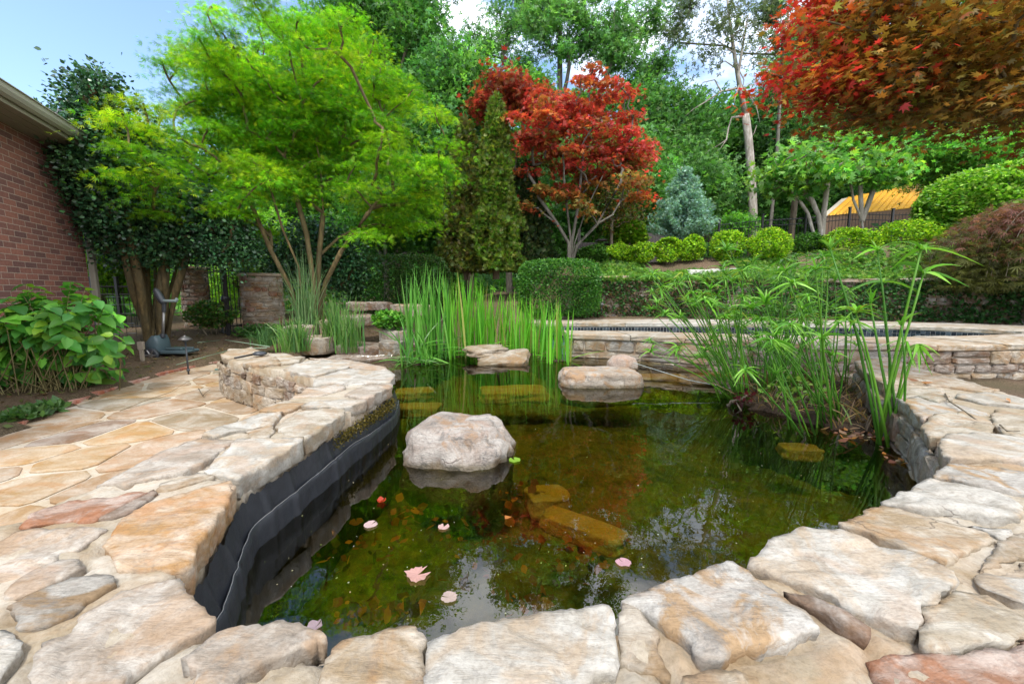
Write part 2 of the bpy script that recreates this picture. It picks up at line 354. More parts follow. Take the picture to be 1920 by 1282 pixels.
def bed_mat():
    m, t, o = newmat('pond_algae'); p = N(t, 'ShaderNodeBsdfPrincipled', inp={'Roughness': .95, 'Specular IOR Level': 0.0})
    v = objvec(t); n = noise_n(t, 7, 7, .65, v, 1.0); n2 = noise_n(t, 1.7, 4, .6, v, .5); n3 = noise_n(t, 40, 5, .7, v)
    c = ramp(t, n, [(.3, (.045, .055, .008)), (.5, (.14, .15, .02)), (.68, (.25, .21, .035))])
    c = mixc(t, ramp(t, n2, [(.48, (0, 0, 0)), (.70, (.85, .85, .85))]), c, (.20, .135, .028)); c = mixc(t, .4, c, mixc(t, 1., c, ramp(t, n3, [(.3, (.4, .4, .4)), (.65, (1.25, 1.25, 1.25))]), 'MULTIPLY'))
    L(t, c, p.inputs['Base Color']); L(t, bump_n(t, n3, .6, .02), p.inputs['Normal']); L(t, p.outputs[0], o.inputs[0]); return m
M['bed'] = bed_mat()
bx = np.arange(-2.6, 4.2, .09); by = np.arange(.6, 7.4, .09); BX, BY = np.meshgrid(bx, by)
BZ = -.36 + .05 * np.sin(BX * 2.1 + 1) * np.cos(BY * 1.7) + .2 * sm(BY, 5.2, 6.3) + rg.normal(0, .008, BX.shape)
i2 = np.arange(BX.size).reshape(BX.shape); bf = np.stack([i2[:-1, :-1], i2[:-1, 1:], i2[1:, 1:], i2[1:, :-1]], -1).reshape(-1, 4)
bc = np.stack([BX, BY], -1).reshape(-1, 2)[bf].mean(1); bf = bf[inside(off(POND, -.0), bc[:, 0], bc[:, 1])]
tag(mk('pond_bed', np.stack([BX, BY, BZ], -1).reshape(-1, 3), bf, M['bed'], smooth=True), kind='structure')

def water_mat(name, tint, rip):
    m, t, o = newmat(name); fr = N(t, 'ShaderNodeFresnel', inp={'IOR': 1.95}); tr = N(t, 'ShaderNodeBsdfTransparent'); tr.inputs['Color'].default_value = tint + (1,)
    gl = N(t, 'ShaderNodeBsdfGlossy', inp={'Roughness': 0.0}); mx = N(t, 'ShaderNodeMixShader')
    v = objvec(t); h = math_n(t, 'ADD', noise_n(t, 2.4, 2, .5, v, .4), math_n(t, 'MULTIPLY', noise_n(t, 14, 2, .5, v), .10)); b = bump_n(t, h, 1.0, rip)
    L(t, b, gl.inputs['Normal']); L(t, b, fr.inputs['Normal']); L(t, fr.outputs[0], mx.inputs['Fac']); L(t, tr.outputs[0], mx.inputs[1]); L(t, gl.outputs[0], mx.inputs[2]); L(t, mx.outputs[0], o.inputs[0]); return m
M['water'] = water_mat('pond_water', (.60, .58, .28), .003)
M['pool_water'] = water_mat('pool_water', (.35, .75, .72), .004)
def flat(name, poly, z, mat, **kw):
    vs_, es, fs, *_ = geometry.delaunay_2d_cdt([Vector(p[:2]) for p in poly], [(i, (i + 1) % len(poly)) for i in range(len(poly))], [], 1, 1e-5)
    return mk(name, [(v.x, v.y, z) for v in vs_], [list(f) for f in fs], mat, **kw)
tag(flat('pond_water', POND, ZW, M['water']), kind='structure')

# Voronoi cells of a rectangle (u0,u1)x(v0,v1)
def clip_half(poly, px, py, nx_, ny_):
    r = []; n = len(poly)
    for i in range(n):
        a, b = poly[i], poly[(i + 1) % n]; da = (a[0] - px) * nx_ + (a[1] - py) * ny_; db = (b[0] - px) * nx_ + (b[1] - py) * ny_
        if da <= 0: r.append(a)
        if da * db < 0: k = da / (da - db); r.append((a[0] + (b[0] - a[0]) * k, a[1] + (b[1] - a[1]) * k))
    return r
def cells(seeds, rect, near=22):
    s = np.asarray(seeds); out = []
    for i, c in enumerate(s):
        poly = [(rect[0], rect[2]), (rect[1], rect[2]), (rect[1], rect[3]), (rect[0], rect[3])]
        d = np.hypot(*(s - c).T); o = np.argsort(d)[1:near]
        for j in o:
            q = s[j]; poly = clip_half(poly, (c[0] + q[0]) / 2, (c[1] + q[1]) / 2, q[0] - c[0], q[1] - c[1])
            if len(poly) < 3: break
        out.append(poly)
    return out
def shrink(poly, g):
    p = list(poly); n = len(p); c = np.mean(p, 0); r = list(p)
    for i in range(n):
        a, b = np.array(p[i]), np.array(p[(i + 1) % n]); t = b - a; l = np.hypot(*t)
        if l < 1e-6: continue
        nrm = np.array((t[1], -t[0])) / l
        if (c - a) @ nrm > 0: nrm = -nrm
        r = clip_half(r, *(a - nrm * g), *nrm)
        if len(r) < 3: return []
    return r
def round_poly(p, cut=.22):
    p = [np.array(q) for q in p]; n = len(p)
    return [q for i in range(n) for q in (p[i] * (1 - cut) + p[(i + 1) % n] * cut, p[i] * cut + p[(i + 1) % n] * (1 - cut))]

STONE_COL = dict(white=(.355, .34, .30, .42), cream=(.325, .285, .215, .45), pink=(.335, .290, .238, .45), ochre=(.37, .23, .105, .4), rust=(.27, .145, .09, .6),
                 grey=(.225, .21, .18, .9), tan=(.31, .245, .16, .5), brown=(.185, .135, .10, .5), sand=(.29, .235, .16, .3), lich=(.33, .315, .285, 1.1))
# flagstone patio: slabs in a mortar bed
def patio():
    r = np.random.default_rng(7); sd = []
    while len(sd) < 190:
        c = (r.uniform(-7.6, -.9), r.uniform(-.9, 6.2))
        if all(math.hypot((c[0] - q[0]) * 1.0, (c[1] - q[1]) * 1.0) > .26 + .22 * r.random() for q in sd): sd.append(c)
    b = B(); pal = [(.33, .225, .12), (.37, .245, .11), (.29, .23, .145), (.35, .24, .14), (.31, .235, .155), (.39, .265, .13), (.24, .165, .115), (.34, .23, .135), (.27, .225, .15)]
    for c in cells(sd, (-7.6, -.9, -.9, 6.2)):
        c = shrink(c, r.uniform(.012, .024))
        if len(c) < 3: continue
        m_ = np.mean(c, 0)
        if not inside(off(PATIO, .0), np.array([m_[0]]), np.array([m_[1]]))[0] and np.min(np.hypot(*(np.array(PATIO_EDGE) - m_).T)) > .5: continue
        c = round_poly(c, .14); c = [q + r.normal(0, .006, 2) for q in c]; n = len(c)
        col = tuple(np.array(pal[r.integers(len(pal))]) * r.uniform(.88, 1.12)) + (.25,)
        z = r.uniform(-.003, .003); top = [(q[0], q[1], z) for q in c]; inn = [tuple(np.array((q[0], q[1])) * .94 + m_ * .06) + (z + .004,) for q in c]
        b.add([(q[0], q[1], -.03) for q in c] + top + inn, [[i, (i + 1) % n, n + (i + 1) % n, n + i] for i in range(n)] + [[n + i, n + (i + 1) % n, 2 * n + (i + 1) % n, 2 * n + i] for i in range(n)] + [list(range(2 * n, 3 * n))], col)
    o = b.build('flagstone_patio', M['patio']); tag(o, kind='structure')
    o2 = flat('patio_mortar', PATIO, -.008, M['mortar'], col=(.50, .44, .34, .1)); tag(o2, kind='structure')
patio()
def edging():
    r = np.random.default_rng(3); pa = np.array(smooth_path(PATIO_EDGE, 3)); s = np.concatenate([[0], np.cumsum(np.hypot(*np.diff(pa, axis=0).T))])
    b = B(); d = 0.0
    while d < s[-1] - .11:
        for row in (0, 1):
            k = np.interp(d + .05, s, pa[:, 0]), np.interp(d + .05, s, pa[:, 1]); k2 = np.interp(d + .12, s, pa[:, 0]), np.interp(d + .12, s, pa[:, 1])
            a = math.atan2(k2[1] - k[1], k2[0] - k[0]); o_ = .012 + row * .0
            col = np.array((.36, .125, .075)) * r.uniform(.75, 1.2)
            if row == 0: b.box((k[0] - math.sin(a) * .10, k[1] + math.cos(a) * .10, .006 + r.normal(0, .003)), (.098, .205, .05), a + r.normal(0, .02), tuple(col) + (.2,), .006)
        d += .108
    o = b.build('brick_edging', M['patio']); tag(o, kind='structure')
edging()

# ---------------------------------------------------------------- the pond's stone wall: traced coping stones set in mortar
def dense_stone(poly, ztop, th, res, seed, rough=.006, terr=.006, edge=.014, jit=.006):
    r = np.random.default_rng(seed); p = np.asarray(poly, float); n = len(p); bd = []
    if sum(p[i][0] * p[(i + 1) % n][1] - p[(i + 1) % n][0] * p[i][1] for i in range(n)) < 0: p = p[::-1]
    for i in range(n):
        a, c = p[i], p[(i + 1) % n]; l = np.hypot(*(c - a)); k = max(1, int(round(l / res))); nrm = np.array((c[1] - a[1], a[0] - c[0])) / (l + 1e-9)
        for j in range(k):
            f = j / k; w_ = math.sin(math.pi * f); q = a * (1 - f) + c * f
            bd.append(q + nrm * w_ ** .5 * (fract(q[0], q[1], seed * .37, 26, 4) * jit * 1.5 + r.normal(0, jit * .22)))
    bd = np.array(bd); m = len(bd)
    x0, y0 = bd.min(0); x1, y1 = bd.max(0); X, Y = np.meshgrid(np.arange(x0, x1, res), np.arange(y0, y1, res * .87)); X[::2] += res / 2
    X = X.ravel() + r.normal(0, res * .12, X.size); Y = Y.ravel() + r.normal(0, res * .12, Y.size); k = inside(bd, X, Y); X, Y = X[k], Y[k]
    def dist(x, y):
        a = bd; c = np.roll(bd, -1, 0); out = np.full(len(x), 9.)
        for q in range(m):
            d_ = c[q] - a[q]; t = np.clip(((x - a[q][0]) * d_[0] + (y - a[q][1]) * d_[1]) / (d_ @ d_ + 1e-12), 0, 1)
            out = np.minimum(out, np.hypot(x - a[q][0] - t * d_[0], y - a[q][1] - t * d_[1]))
        return out
    dd = dist(X, Y) if len(X) else np.zeros(0); k = dd > res * .55; X, Y, dd = X[k], Y[k], dd[k]
    allp = [Vector(q) for q in bd] + [Vector((a, c)) for a, c in zip(X, Y)]
    vs_, es, fs, *_ = geometry.delaunay_2d_cdt(allp, [(i, (i + 1) % m) for i in range(m)], [], 1, 1e-7)
    if len(vs_) != len(allp): dd = np.concatenate([dd, np.full(max(0, len(vs_) - len(allp)), res)])
    dv = np.concatenate([np.zeros(m), dd])[:len(vs_)]
    tl = r.normal(0, .012 if len(p) < 60 else 0, 2); cx, cy = p.mean(0); V = []
    for v, d_ in zip(vs_, dv):
        nz = fract(v.x, v.y, seed * 1.3, 5, 4) * rough + fract(v.x, v.y, seed * 2.1, 28, 3) * rough * .35
        q = fract(v.x + v.y * .4, v.y * 1.7, seed * .9, 2.6, 4) * 2.2; st = (math.floor(q) + min(1, (q - math.floor(q)) * 6)) * terr
        e = 1 - min(1, d_ / edge)
        V.append((v.x, v.y, ztop + nz + st + tl[0] * (v.x - cx) + tl[1] * (v.y - cy) - edge * .7 * e * e))
    faces = [list(f) if (vs_[f[0]].x - vs_[f[1]].x) * (vs_[f[2]].y - vs_[f[1]].y) - (vs_[f[0]].y - vs_[f[1]].y) * (vs_[f[2]].x - vs_[f[1]].x) < 0 else list(f)[::-1] for f in fs]
    prev = list(range(m))
    for lev, inset in ((.12, -.001), (.5, .003), (.85, .006), (1.0, .02)):
        base = len(V)
        for i in range(m):
            a = bd[i - 1]; c = bd[(i + 1) % m]; t = c - a; t = t / (np.hypot(*t) + 1e-9); o_ = inset + fract(bd[i][0] * 1, bd[i][1], lev * 3 + seed, 14, 4) * .012
            V.append((bd[i][0] - t[1] * o_, bd[i][1] + t[0] * o_, V[i][2] - th * lev + fract(bd[i][0], bd[i][1], lev + seed, 9, 2) * .008))
        cur = list(range(base, base + m))
        faces += [[prev[i], cur[i], cur[(i + 1) % m], prev[(i + 1) % m]] for i in range(m)]; prev = cur
    return np.array(V), faces
STONES = [  # photo outline of each coping stone, colour, thickness, lift
 ([(191,1033),(228,981),(285,944),(433,907),(443,916),(403,986),(372,1020),(364,1053),(342,1067),(302,1067),(258,1073),(218,1070),(211,1053)],'ochre',.11,.012),
 ([(337,1077),(349,1104),(372,1131),(404,1157),(403,1167),(302,1221),(255,1255),(222,1290),(66,1294),(64,1248),(80,1214),(134,1188),(148,1157),(175,1141),(255,1100)],'pink',.08,.0),
 ([(15,1141),(50,1120),(134,1087),(188,1082),(215,1087),(218,1100),(161,1131),(134,1154),(84,1174),(50,1181),(30,1161)],'grey',.06,.006),
 ([(7,1117),(20,1094),(60,1067),(114,1050),(148,1053),(161,1065),(141,1073),(101,1090),(60,1110),(20,1122)],'pink',.06,.004),
 ([(-120,1060),(40,995),(141,990),(201,991),(161,1020),(144,1030),(114,1033),(110,1047),(80,1060),(40,1077),(-60,1110),(-130,1110)],'pink',.06,.0),
 ([(44,990),(60,963),(114,946),(128,939),(201,936),(248,924),(278,927),(208,963),(175,976),(101,981)],'rust',.06,.004),
 ([(186,974),(218,953),(289,921),(295,926),(255,956),(208,973)],'brown',.05,.010),
 ([(-150,1300),(-120,1230),(-30,1195),(10,1180),(45,1205),(30,1230),(0,1270),(-60,1310)],'white',.06,.004),
 ([(340,1251),(369,1231),(395,1205),(428,1187),(454,1179),(492,1181),(520,1169),(562,1173),(600,1188),(613,1203),(593,1201),(582,1213),(551,1229),(531,1238),(507,1242),(481,1260),(450,1275),(437,1292),(370,1296),(371,1270)],'pink',.07,.020),
 ([(641,1203),(666,1197),(696,1194),(718,1185),(740,1180),(760,1177),(780,1179),(793,1189),(798,1196),(794,1231),(789,1305),(600,1305),(604,1272),(610,1240),(622,1220)],'tan',.08,.004),
 ([(812,1208),(832,1200),(894,1177),(934,1165),(973,1159),(1000,1152),(1035,1147),(1070,1140),(1092,1141),(1118,1134),(1142,1135),(1147,1142),(1153,1163),(1154,1190),(1157,1238),(1155,1262),(1120,1264),(1114,1262),(1092,1284),(1088,1310),(795,1310),(798,1260),(800,1215)],'white',.09,.010),
 ([(1160,1150),(1167,1132),(1190,1132),(1206,1150),(1237,1187),(1230,1203),(1248,1238),(1258,1266),(1228,1252),(1196,1246),(1184,1236),(1165,1230),(1161,1180)],'sand',.08,-.004),
 ([(1165,1131),(1184,1119),(1219,1107),(1274,1091),(1318,1076),(1362,1059),(1373,1059),(1384,1065),(1413,1088),(1450,1110),(1483,1136),(1520,1163),(1535,1185),(1512,1196),(1481,1200),(1450,1209),(1417,1218),(1371,1224),(1362,1235),(1349,1241),(1331,1238),(1307,1233),(1300,1211),(1278,1194),(1243,1169),(1208,1143)],'lich',.10,.016),
 ([(1402,1058),(1424,1041),(1448,1017),(1485,1007),(1498,997),(1532,1001),(1572,1001),(1602,1010),(1636,1026),(1683,1040),(1726,1053),(1787,1084),(1783,1114),(1757,1147),(1726,1146),(1720,1191),(1689,1188),(1649,1171),(1609,1154),(1569,1131),(1542,1120),(1501,1100),(1454,1084),(1428,1068)],'white',.08,.018),
 ([(1468,1114),(1515,1120),(1569,1147),(1616,1178),(1631,1198),(1622,1201),(1569,1173),(1515,1140),(1481,1122)],'brown',.05,.006),
 ([(1572,985),(1602,974),(1632,957),(1656,954),(1716,969),(1783,986),(1850,1000),(1867,1016),(1847,1023),(1817,1037),(1790,1050),(1773,1063),(1733,1050),(1683,1030),(1632,1006),(1599,994)],'tan',.08,.012),
 ([(1656,950),(1669,937),(1706,923),(1726,907),(1750,903),(1803,912),(1867,929),(1918,956),(1914,978),(1850,976),(1783,966),(1733,963),(1683,954)],'white',.08,.014),
 ([(1815,985),(1850,990),(1895,992),(1900,1002),(1880,1012),(1862,1003)],'white',.05,.006),
 ([(1750,897),(1760,883),(1780,869),(1850,872),(1960,893),(1960,940),(1850,916),(1783,902)],'lich',.08,.010),
 ([(1763,827),(1775,818),(1828,815),(1872,819),(1960,832),(1960,876),(1863,863),(1806,863),(1780,865),(1768,860),(1762,845)],'white',.09,.012),
 ([(1729,798),(1740,788),(1753,782),(1806,779),(1854,795),(1861,808),(1859,818),(1806,816),(1764,819),(1744,823),(1738,815)],'cream',.08,.012),
 ([(1683,750),(1718,744),(1784,755),(1850,773),(1852,777),(1806,776),(1758,778),(1731,789),(1714,774),(1700,758)],'lich',.09,.008),
 ([(1872,768),(1960,793),(1960,826),(1880,815),(1865,800),(1858,780)],'cream',.06,.006),
 ([(1795,740),(1850,736),(1894,744),(1950,757),(1950,767),(1850,758),(1795,747)],'white',.06,.010),
 ([(1602,679),(1659,671),(1699,684),(1778,707),(1873,731),(1847,735),(1778,726),(1699,720),(1655,719),(1615,696)],'tan',.08,.008),
 ([(1659,728),(1758,726),(1768,735),(1788,750),(1758,757),(1718,743),(1697,744),(1683,748),(1671,743)],'cream',.08,.004),
 ([(1631,1231),(1683,1224),(1750,1218),(1797,1226),(1960,1206),(1960,1310),(1659,1310),(1642,1255)],'rust',.06,.000),
 ([(1726,1153),(1783,1120),(1850,1122),(1960,1192),(1960,1198),(1817,1212),(1797,1220),(1735,1218),(1722,1202)],'cream',.06,.012),
 ([(1824,1084),(1857,1073),(1960,1050),(1960,1150),(1867,1115),(1834,1100)],'white',.06,.008),
 ([(1875,1015),(1900,1005),(1960,1000),(1960,1040),(1860,1062),(1835,1072)],'sand',.06,.000),
 ([(182,909),(198,901),(299,849),(372,823),(443,826),(401,857),(365,878),(346,888),(286,899),(242,909)],'pink',.09,.010),
 ([(382,884),(404,862),(446,829),(571,824),(569,829),(534,849),(505,864),(472,879),(448,897),(413,891)],'white',.10,.014),
 ([(516,800),(567,771),(644,768),(647,774),(622,794),(571,820),(534,814)],'cream',.10,.010),
 ([(486,772),(503,761),(534,750),(574,756),(538,773)],'tan',.07,.006),
 ([(565,767),(600,752),(686,750),(688,754),(646,766),(600,769)],'white',.08,.012),
 ([(646,740),(688,724),(732,719),(736,723),(710,739),(690,751),(655,746)],'pink',.09,.010),
 ([(587,723),(591,710),(655,693),(732,697),(741,705),(732,715),(655,722),(622,719)],'white',.08,.008),
 ([(545,745),(578,728),(644,722),(648,730),(600,742)],'pink',.07,.008),
 ([(380,819),(424,796),(486,777),(530,773),(512,796),(468,805),(400,822)],'white',.08,.010),
 ([(455,680),(477,668),(512,664),(521,674),(528,683),(494,687)],'tan',.08,.008),
 ([(413,666),(431,655),(472,653),(490,660),(439,672),(424,673)],'tan',.08,.010),
 ([(532,692),(578,676),(644,679),(655,689),(589,706),(574,703)],'white',.08,.008),
 ([(578,671),(655,676),(721,688),(738,701),(662,690)],'pink',.08,.006),
 ([(528,684),(500,664),(538,663),(572,671),(560,679)],'cream',.08,.006),
 ([(460,803),(495,780),(512,800),(505,825),(470,822)],'tan',.05,-.006),
 ([(300,905),(370,884),(400,893),(330,915),(290,922)],'sand',.05,-.004),
 ([(1280,1268),(1340,1252),(1420,1262),(1430,1310),(1290,1310)],'sand',.05,-.008),
]
def pond_wall():
    t = thing('pond_wall', 'low curving mortared wall of pale flagstones around the pond', 'wall')
    v, f = dense_stone(RING, ZC - .006, 1.05, .024, 99, .004, .001, .02, .01)
    top = v[:, 2] > ZC - .05; X, Y = v[top, 0], v[top, 1]; dmin = np.full(len(X), 9.)
    for px, *_ in STONES:          # the mortar is raked out in places along the stones
        q = np.array(PL(px, ZC))
        for a, c in zip(q, np.roll(q, -1, 0)):
            d_ = c - a; k = np.clip(((X - a[0]) * d_[0] + (Y - a[1]) * d_[1]) / (d_ @ d_ + 1e-12), 0, 1); dmin = np.minimum(dmin, np.hypot(X - a[0] - k * d_[0], Y - a[1] - k * d_[1]))
    rk = np.array([fract(a, c, 2, 3.5, 3) for a, c in zip(X, Y)]); v[top, 2] -= .022 * (1 - sm(dmin, .004, .024)) * sm(rk, -.12, .15)
    mk('mortar_core', v, f, M['mortar'], t, True, (.335, .28, .195, .12))
    for i, (px, cn_, th, lift) in enumerate(STONES):
        poly = PL(px, ZC); d = min(q[1] for q in poly); res = .0125 if d < 1.3 else .017 if d < 1.9 else .024 if d < 2.8 else .035
        v, f = dense_stone(poly, ZC + lift * .7, th, res, i + 3, .0035 if cn_ != 'ochre' else .006, (.004, .008, .006)[i % 3], .003, .006)
        c = np.array(STONE_COL[cn_]); c[:3] *= np.random.default_rng(i).uniform(.94, 1.06)
        o = mk('coping_stone', v, f, M['stone'], t, True, c)
    # the paving goes on past the traced stones, round the front and out to the sides
    r = np.random.default_rng(61); sd = []; polys = [np.array(PL(px, ZC)) for px, *_ in STONES]
    for _ in range(900):
        q = (r.uniform(-2.1, 4.0), r.uniform(.2, 3.6))
        if all(math.hypot(q[0] - s_[0], q[1] - s_[1]) > .24 for s_ in sd): sd.append(q)
    names = ['white', 'cream', 'tan', 'pink', 'sand', 'lich']
    for c in cells(sd, (-2.1, 4.0, .2, 3.6)):
        c = shrink(c, .016)
        if len(c) < 3: continue
        c = np.array(round_poly(c, .12)); g = np.concatenate([c, c * .5 + c.mean(0) * .5, c.mean(0)[None]])
        if not inside(off(RING, .03), g[:, 0], g[:, 1]).all(): continue
        if any(inside(p, g[:, 0], g[:, 1]).any() or inside(c, p[:, 0], p[:, 1]).any() for p in polys): continue
        yc = (ZC - EYE) * cp + c[:, 1] * -sp; zc = c[:, 1] * cp - (ZC - EYE) * sp; px_ = 960 + F * c[:, 0] / zc; py_ = 641 - F * ((ZC - EYE) * cp + c[:, 1] * sp) / zc
        if ((px_ > -25) & (px_ < 1945) & (py_ < 1300)).any(): continue
        v, f = dense_stone([tuple(q) for q in c], ZC + r.uniform(.002, .01), .06, .035, int(r.integers(100, 900)), .0035, .006, .003, .006); mk('coping_stone', v, f, M['stone'], t, True, STONE_COL[names[r.integers(6)]])
    return t
PW = pond_wall()

# rubble or coursed stone facing along a path (stones stand out to the left of the path)
def facing(name, path, z0, z1, sw, sh, seed, pal, parent=None, jitter=.35, depth=.03, gap=.009, mat='facing', batter=0.0, ashlar=False, rub=.006):
    r = np.random.default_rng(seed); pa = np.array(path, float); s = np.concatenate([[0], np.cumsum(np.hypot(*np.diff(pa, axis=0).T))]); Lp = s[-1]
    rows = max(1, int(round((z1 - z0) / sh))); sd = []
    for k in range(rows):
        u = -r.random() * sw
        while u < Lp + sw:
            ww = sw * r.uniform(.6, 1.5); sd.append((u + ww / 2, z0 + (k + .5 + r.normal(0, jitter * .5)) * (z1 - z0) / rows)); u += ww
    nrm = []
    for i in range(len(pa)):
        tt = pa[min(i + 1, len(pa) - 1)] - pa[max(i - 1, 0)]; tt = tt / np.hypot(*tt); nrm.append((-tt[1], tt[0]))
    nrm = np.array(nrm)
    def at(u, z, o_):
        x, y = np.interp(u, s, pa[:, 0]), np.interp(u, s, pa[:, 1]); a, c = np.interp(u, s, nrm[:, 0]), np.interp(u, s, nrm[:, 1]); l = math.hypot(a, c) + 1e-9
        o2 = o_ - batter * (z - z0); return (x + a / l * o2, y + c / l * o2, z)
    b = B()
    quads = []
    if ashlar:
        z = z0
        while z < z1 - .02:
            hh = min(sh * r.uniform(.7, 1.35), z1 - z); hh = z1 - z if z1 - z - hh < sh * .4 else hh; u = -r.random() * sw * .5
            while u < Lp:
                ww = sw * r.uniform(.5, 1.6); a_, c_ = max(0, u), min(Lp, u + ww)
                if c_ - a_ > .04:
                    if r.random() < .22 and ww > sw * .8: zz = z + hh * r.uniform(.4, .6); quads += [[(a_, z), (c_, z), (c_, zz), (a_, zz)], [(a_, zz), (c_, zz), (c_, z + hh), (a_, z + hh)]]
                    else: quads.append([(a_, z), (c_, z), (c_, z + hh), (a_, z + hh)])
                u += ww
            z += hh
        quads = [[(p[0] + r.normal(0, rub), p[1] + r.normal(0, rub * .85)) for p in q] for q in quads]
    k = max(2, len(pa)); us = np.linspace(0, Lp, max(2, int(Lp / .12)))
    back = [at(u, z, 0.0) for u in us for z in (z0, z1)]; b.add(back, [[2 * i, 2 * i + 2, 2 * i + 3, 2 * i + 1] for i in range(len(us) - 1)], (.34, .27, .19, .2))
    for c in (quads if ashlar else cells(sd, (0, Lp, z0, z1))):
        if len(c) < 3: continue
        c = shrink(c, gap)
        if len(c) < 3: continue
        if ashlar: c = [np.array(c[i]) * (1 - k_) + np.array(c[(i + 1) % len(c)]) * k_ for i in range(len(c)) for k_ in (.1, .37, .63, .9)]; c = [q + r.normal(0, .0035, 2) for q in c]
        else: c = round_poly(c, .2)
        n = len(c); m_ = np.mean(c, 0); d_ = depth * r.uniform(.6, 1.3)
        col = np.array(STONE_COL[pal[r.integers(len(pal))]]); col[:3] *= r.uniform(.75, 1.1)
        rg_ = []
        for o_, k_ in ((0, 1.0), (d_ * .65, .985), (d_ * .95, .90), (d_ * 1.05, .5)):
            rg_.append([at(*(m_ + (np.array(q) - m_) * k_ * (1 + r.normal(0, .015))), o_ + r.normal(0, .0025)) for q in c])
        vv = [q for g in rg_ for q in g] + [at(*m_, d_ * 1.08)]
        ff = [[l * n + i, l * n + (i + 1) % n, (l + 1) * n + (i + 1) % n, (l + 1) * n + i] for l in range(3) for i in range(n)] + [[3 * n + i, 3 * n + (i + 1) % n, 4 * n] for i in range(n)]
        b.add(vv, ff, col)
    o = b.build(name, M[mat], parent, False); return o
hf = smooth_path(off(HOOK[:7], .03)[::1], 1)      # patio-side face of the hooked end (runs away to the left)
facing('stone_facing', off(HOOK[:8], .012), 0.0, ZC - .075, .18, .125, 5, ['tan', 'brown', 'pink', 'tan', 'tan', 'sand', 'brown'], PW, .75, ashlar=True, rub=.013, depth=.02, gap=.006)
facing('stone_facing', smooth_path(off(INNER[-14:], -.025), 1), -.34, ZC - .08, .28, .15, 6, ['brown', 'brown', 'grey', 'tan'], PW, .4, ashlar=True)
# moss under the coping on the left wall
def moss():
    r = np.random.default_rng(8); pa = np.array(smooth_path(off(INNER[1:6], .004), 2)); s = np.concatenate([[0], np.cumsum(np.hypot(*np.diff(pa, axis=0).T))])
    n = 900; u = r.random(n) ** 1.2 * s[-1] * .62; x = np.interp(u, s, pa[:, 0]); y = np.interp(u, s, pa[:, 1]); z = r.uniform(.27, .34, n) - .03 * r.random(n)
    pos = np.stack([x, y, z], 1) + r.normal(0, .008, (n, 3)); c = np.array((.13, .10, .018)) * r.uniform(.6, 1.5, (n, 1))
    return pos, c
# black rubber liner showing between the coping and the water on the left side
def liner():
    t = thing('pond_liner', 'black rubber pond liner hanging under the coping stones of the left wall', 'pond liner')
    base = np.array(smooth_path(INNER[:13], 2)); s = np.concatenate([[0], np.cumsum(np.hypot(*np.diff(base, axis=0).T))]); n = 320; us = np.linspace(0, s[-1], n)
    r = np.random.default_rng(11); m = simple('rubber_liner', (.026, .029, .036), .40, 0, .45, 14, .5, .5, .012)
    px = np.interp(us, s, base[:, 0]); py = np.interp(us, s, base[:, 1]); px = np.convolve(np.pad(px, 6, 'edge'), np.ones(13) / 13, 'valid'); py = np.convolve(np.pad(py, 6, 'edge'), np.ones(13) / 13, 'valid')
    pth = list(zip(px, py))
    pleats = [s[-1] * q for q in (.47, .60, .66, .80, .87, .93)]
    def sheet(name, prof, ph, amp):
        V = []; k = len(prof)
        for i, u in enumerate(us):
            fold = amp * (fract(u, ph, 0, 2.3, 3) + .9 * fract(u, ph, 3, 9, 3)) + sum(.012 * max(0, 1 - abs(u - q) / .03) for q in pleats)
            a = pth[max(i - 1, 0)]; c = pth[min(i + 1, n - 1)]; tx, ty = c[0] - a[0], c[1] - a[1]; l = math.hypot(tx, ty) + 1e-9
            for j, (o_, z) in enumerate(prof):
                zz = z + (fract(u, ph + j, 1, 1.7, 3) * .016 + (fract(u, ph, 9, 26, 4) * .022 - .012 if j == 0 else 0)); oo = o_ + fold * (.3 + j / k)
                V.append((px[i] - ty / l * oo, py[i] + tx / l * oo, zz))
        f = [[i * k + j, (i + 1) * k + j, (i + 1) * k + j + 1, i * k + j + 1] for i in range(n - 1) for j in range(k - 1)]
        return mk(name, V, f, m, t, True), V, k
    sheet('upper_sheet', [(-.012, .325), (-.006, .28), (.004, .235), (.012, .195), (.016, .16)], .3, .012)
    lo, V, k = sheet('lower_sheet', [(.008, .205), (.020, .212), (.027, .204), (.028, .17), (.030, .14), (.032, .08), (.04, -.1), (.06, -.38)], 4.1, .014)
    b = B(); b.tube([V[i * k + 1] for i in range(n)], .0016, 5); b.build('fold_edge', simple('fold_highlight', (.26, .26, .25), .5, 0, .4, 60, .4, .1), lo, True)  # pale tube paints the white edge highlight along the liner's fold
    settle(t, (px[n // 2], py[n // 2], ZW))
liner()

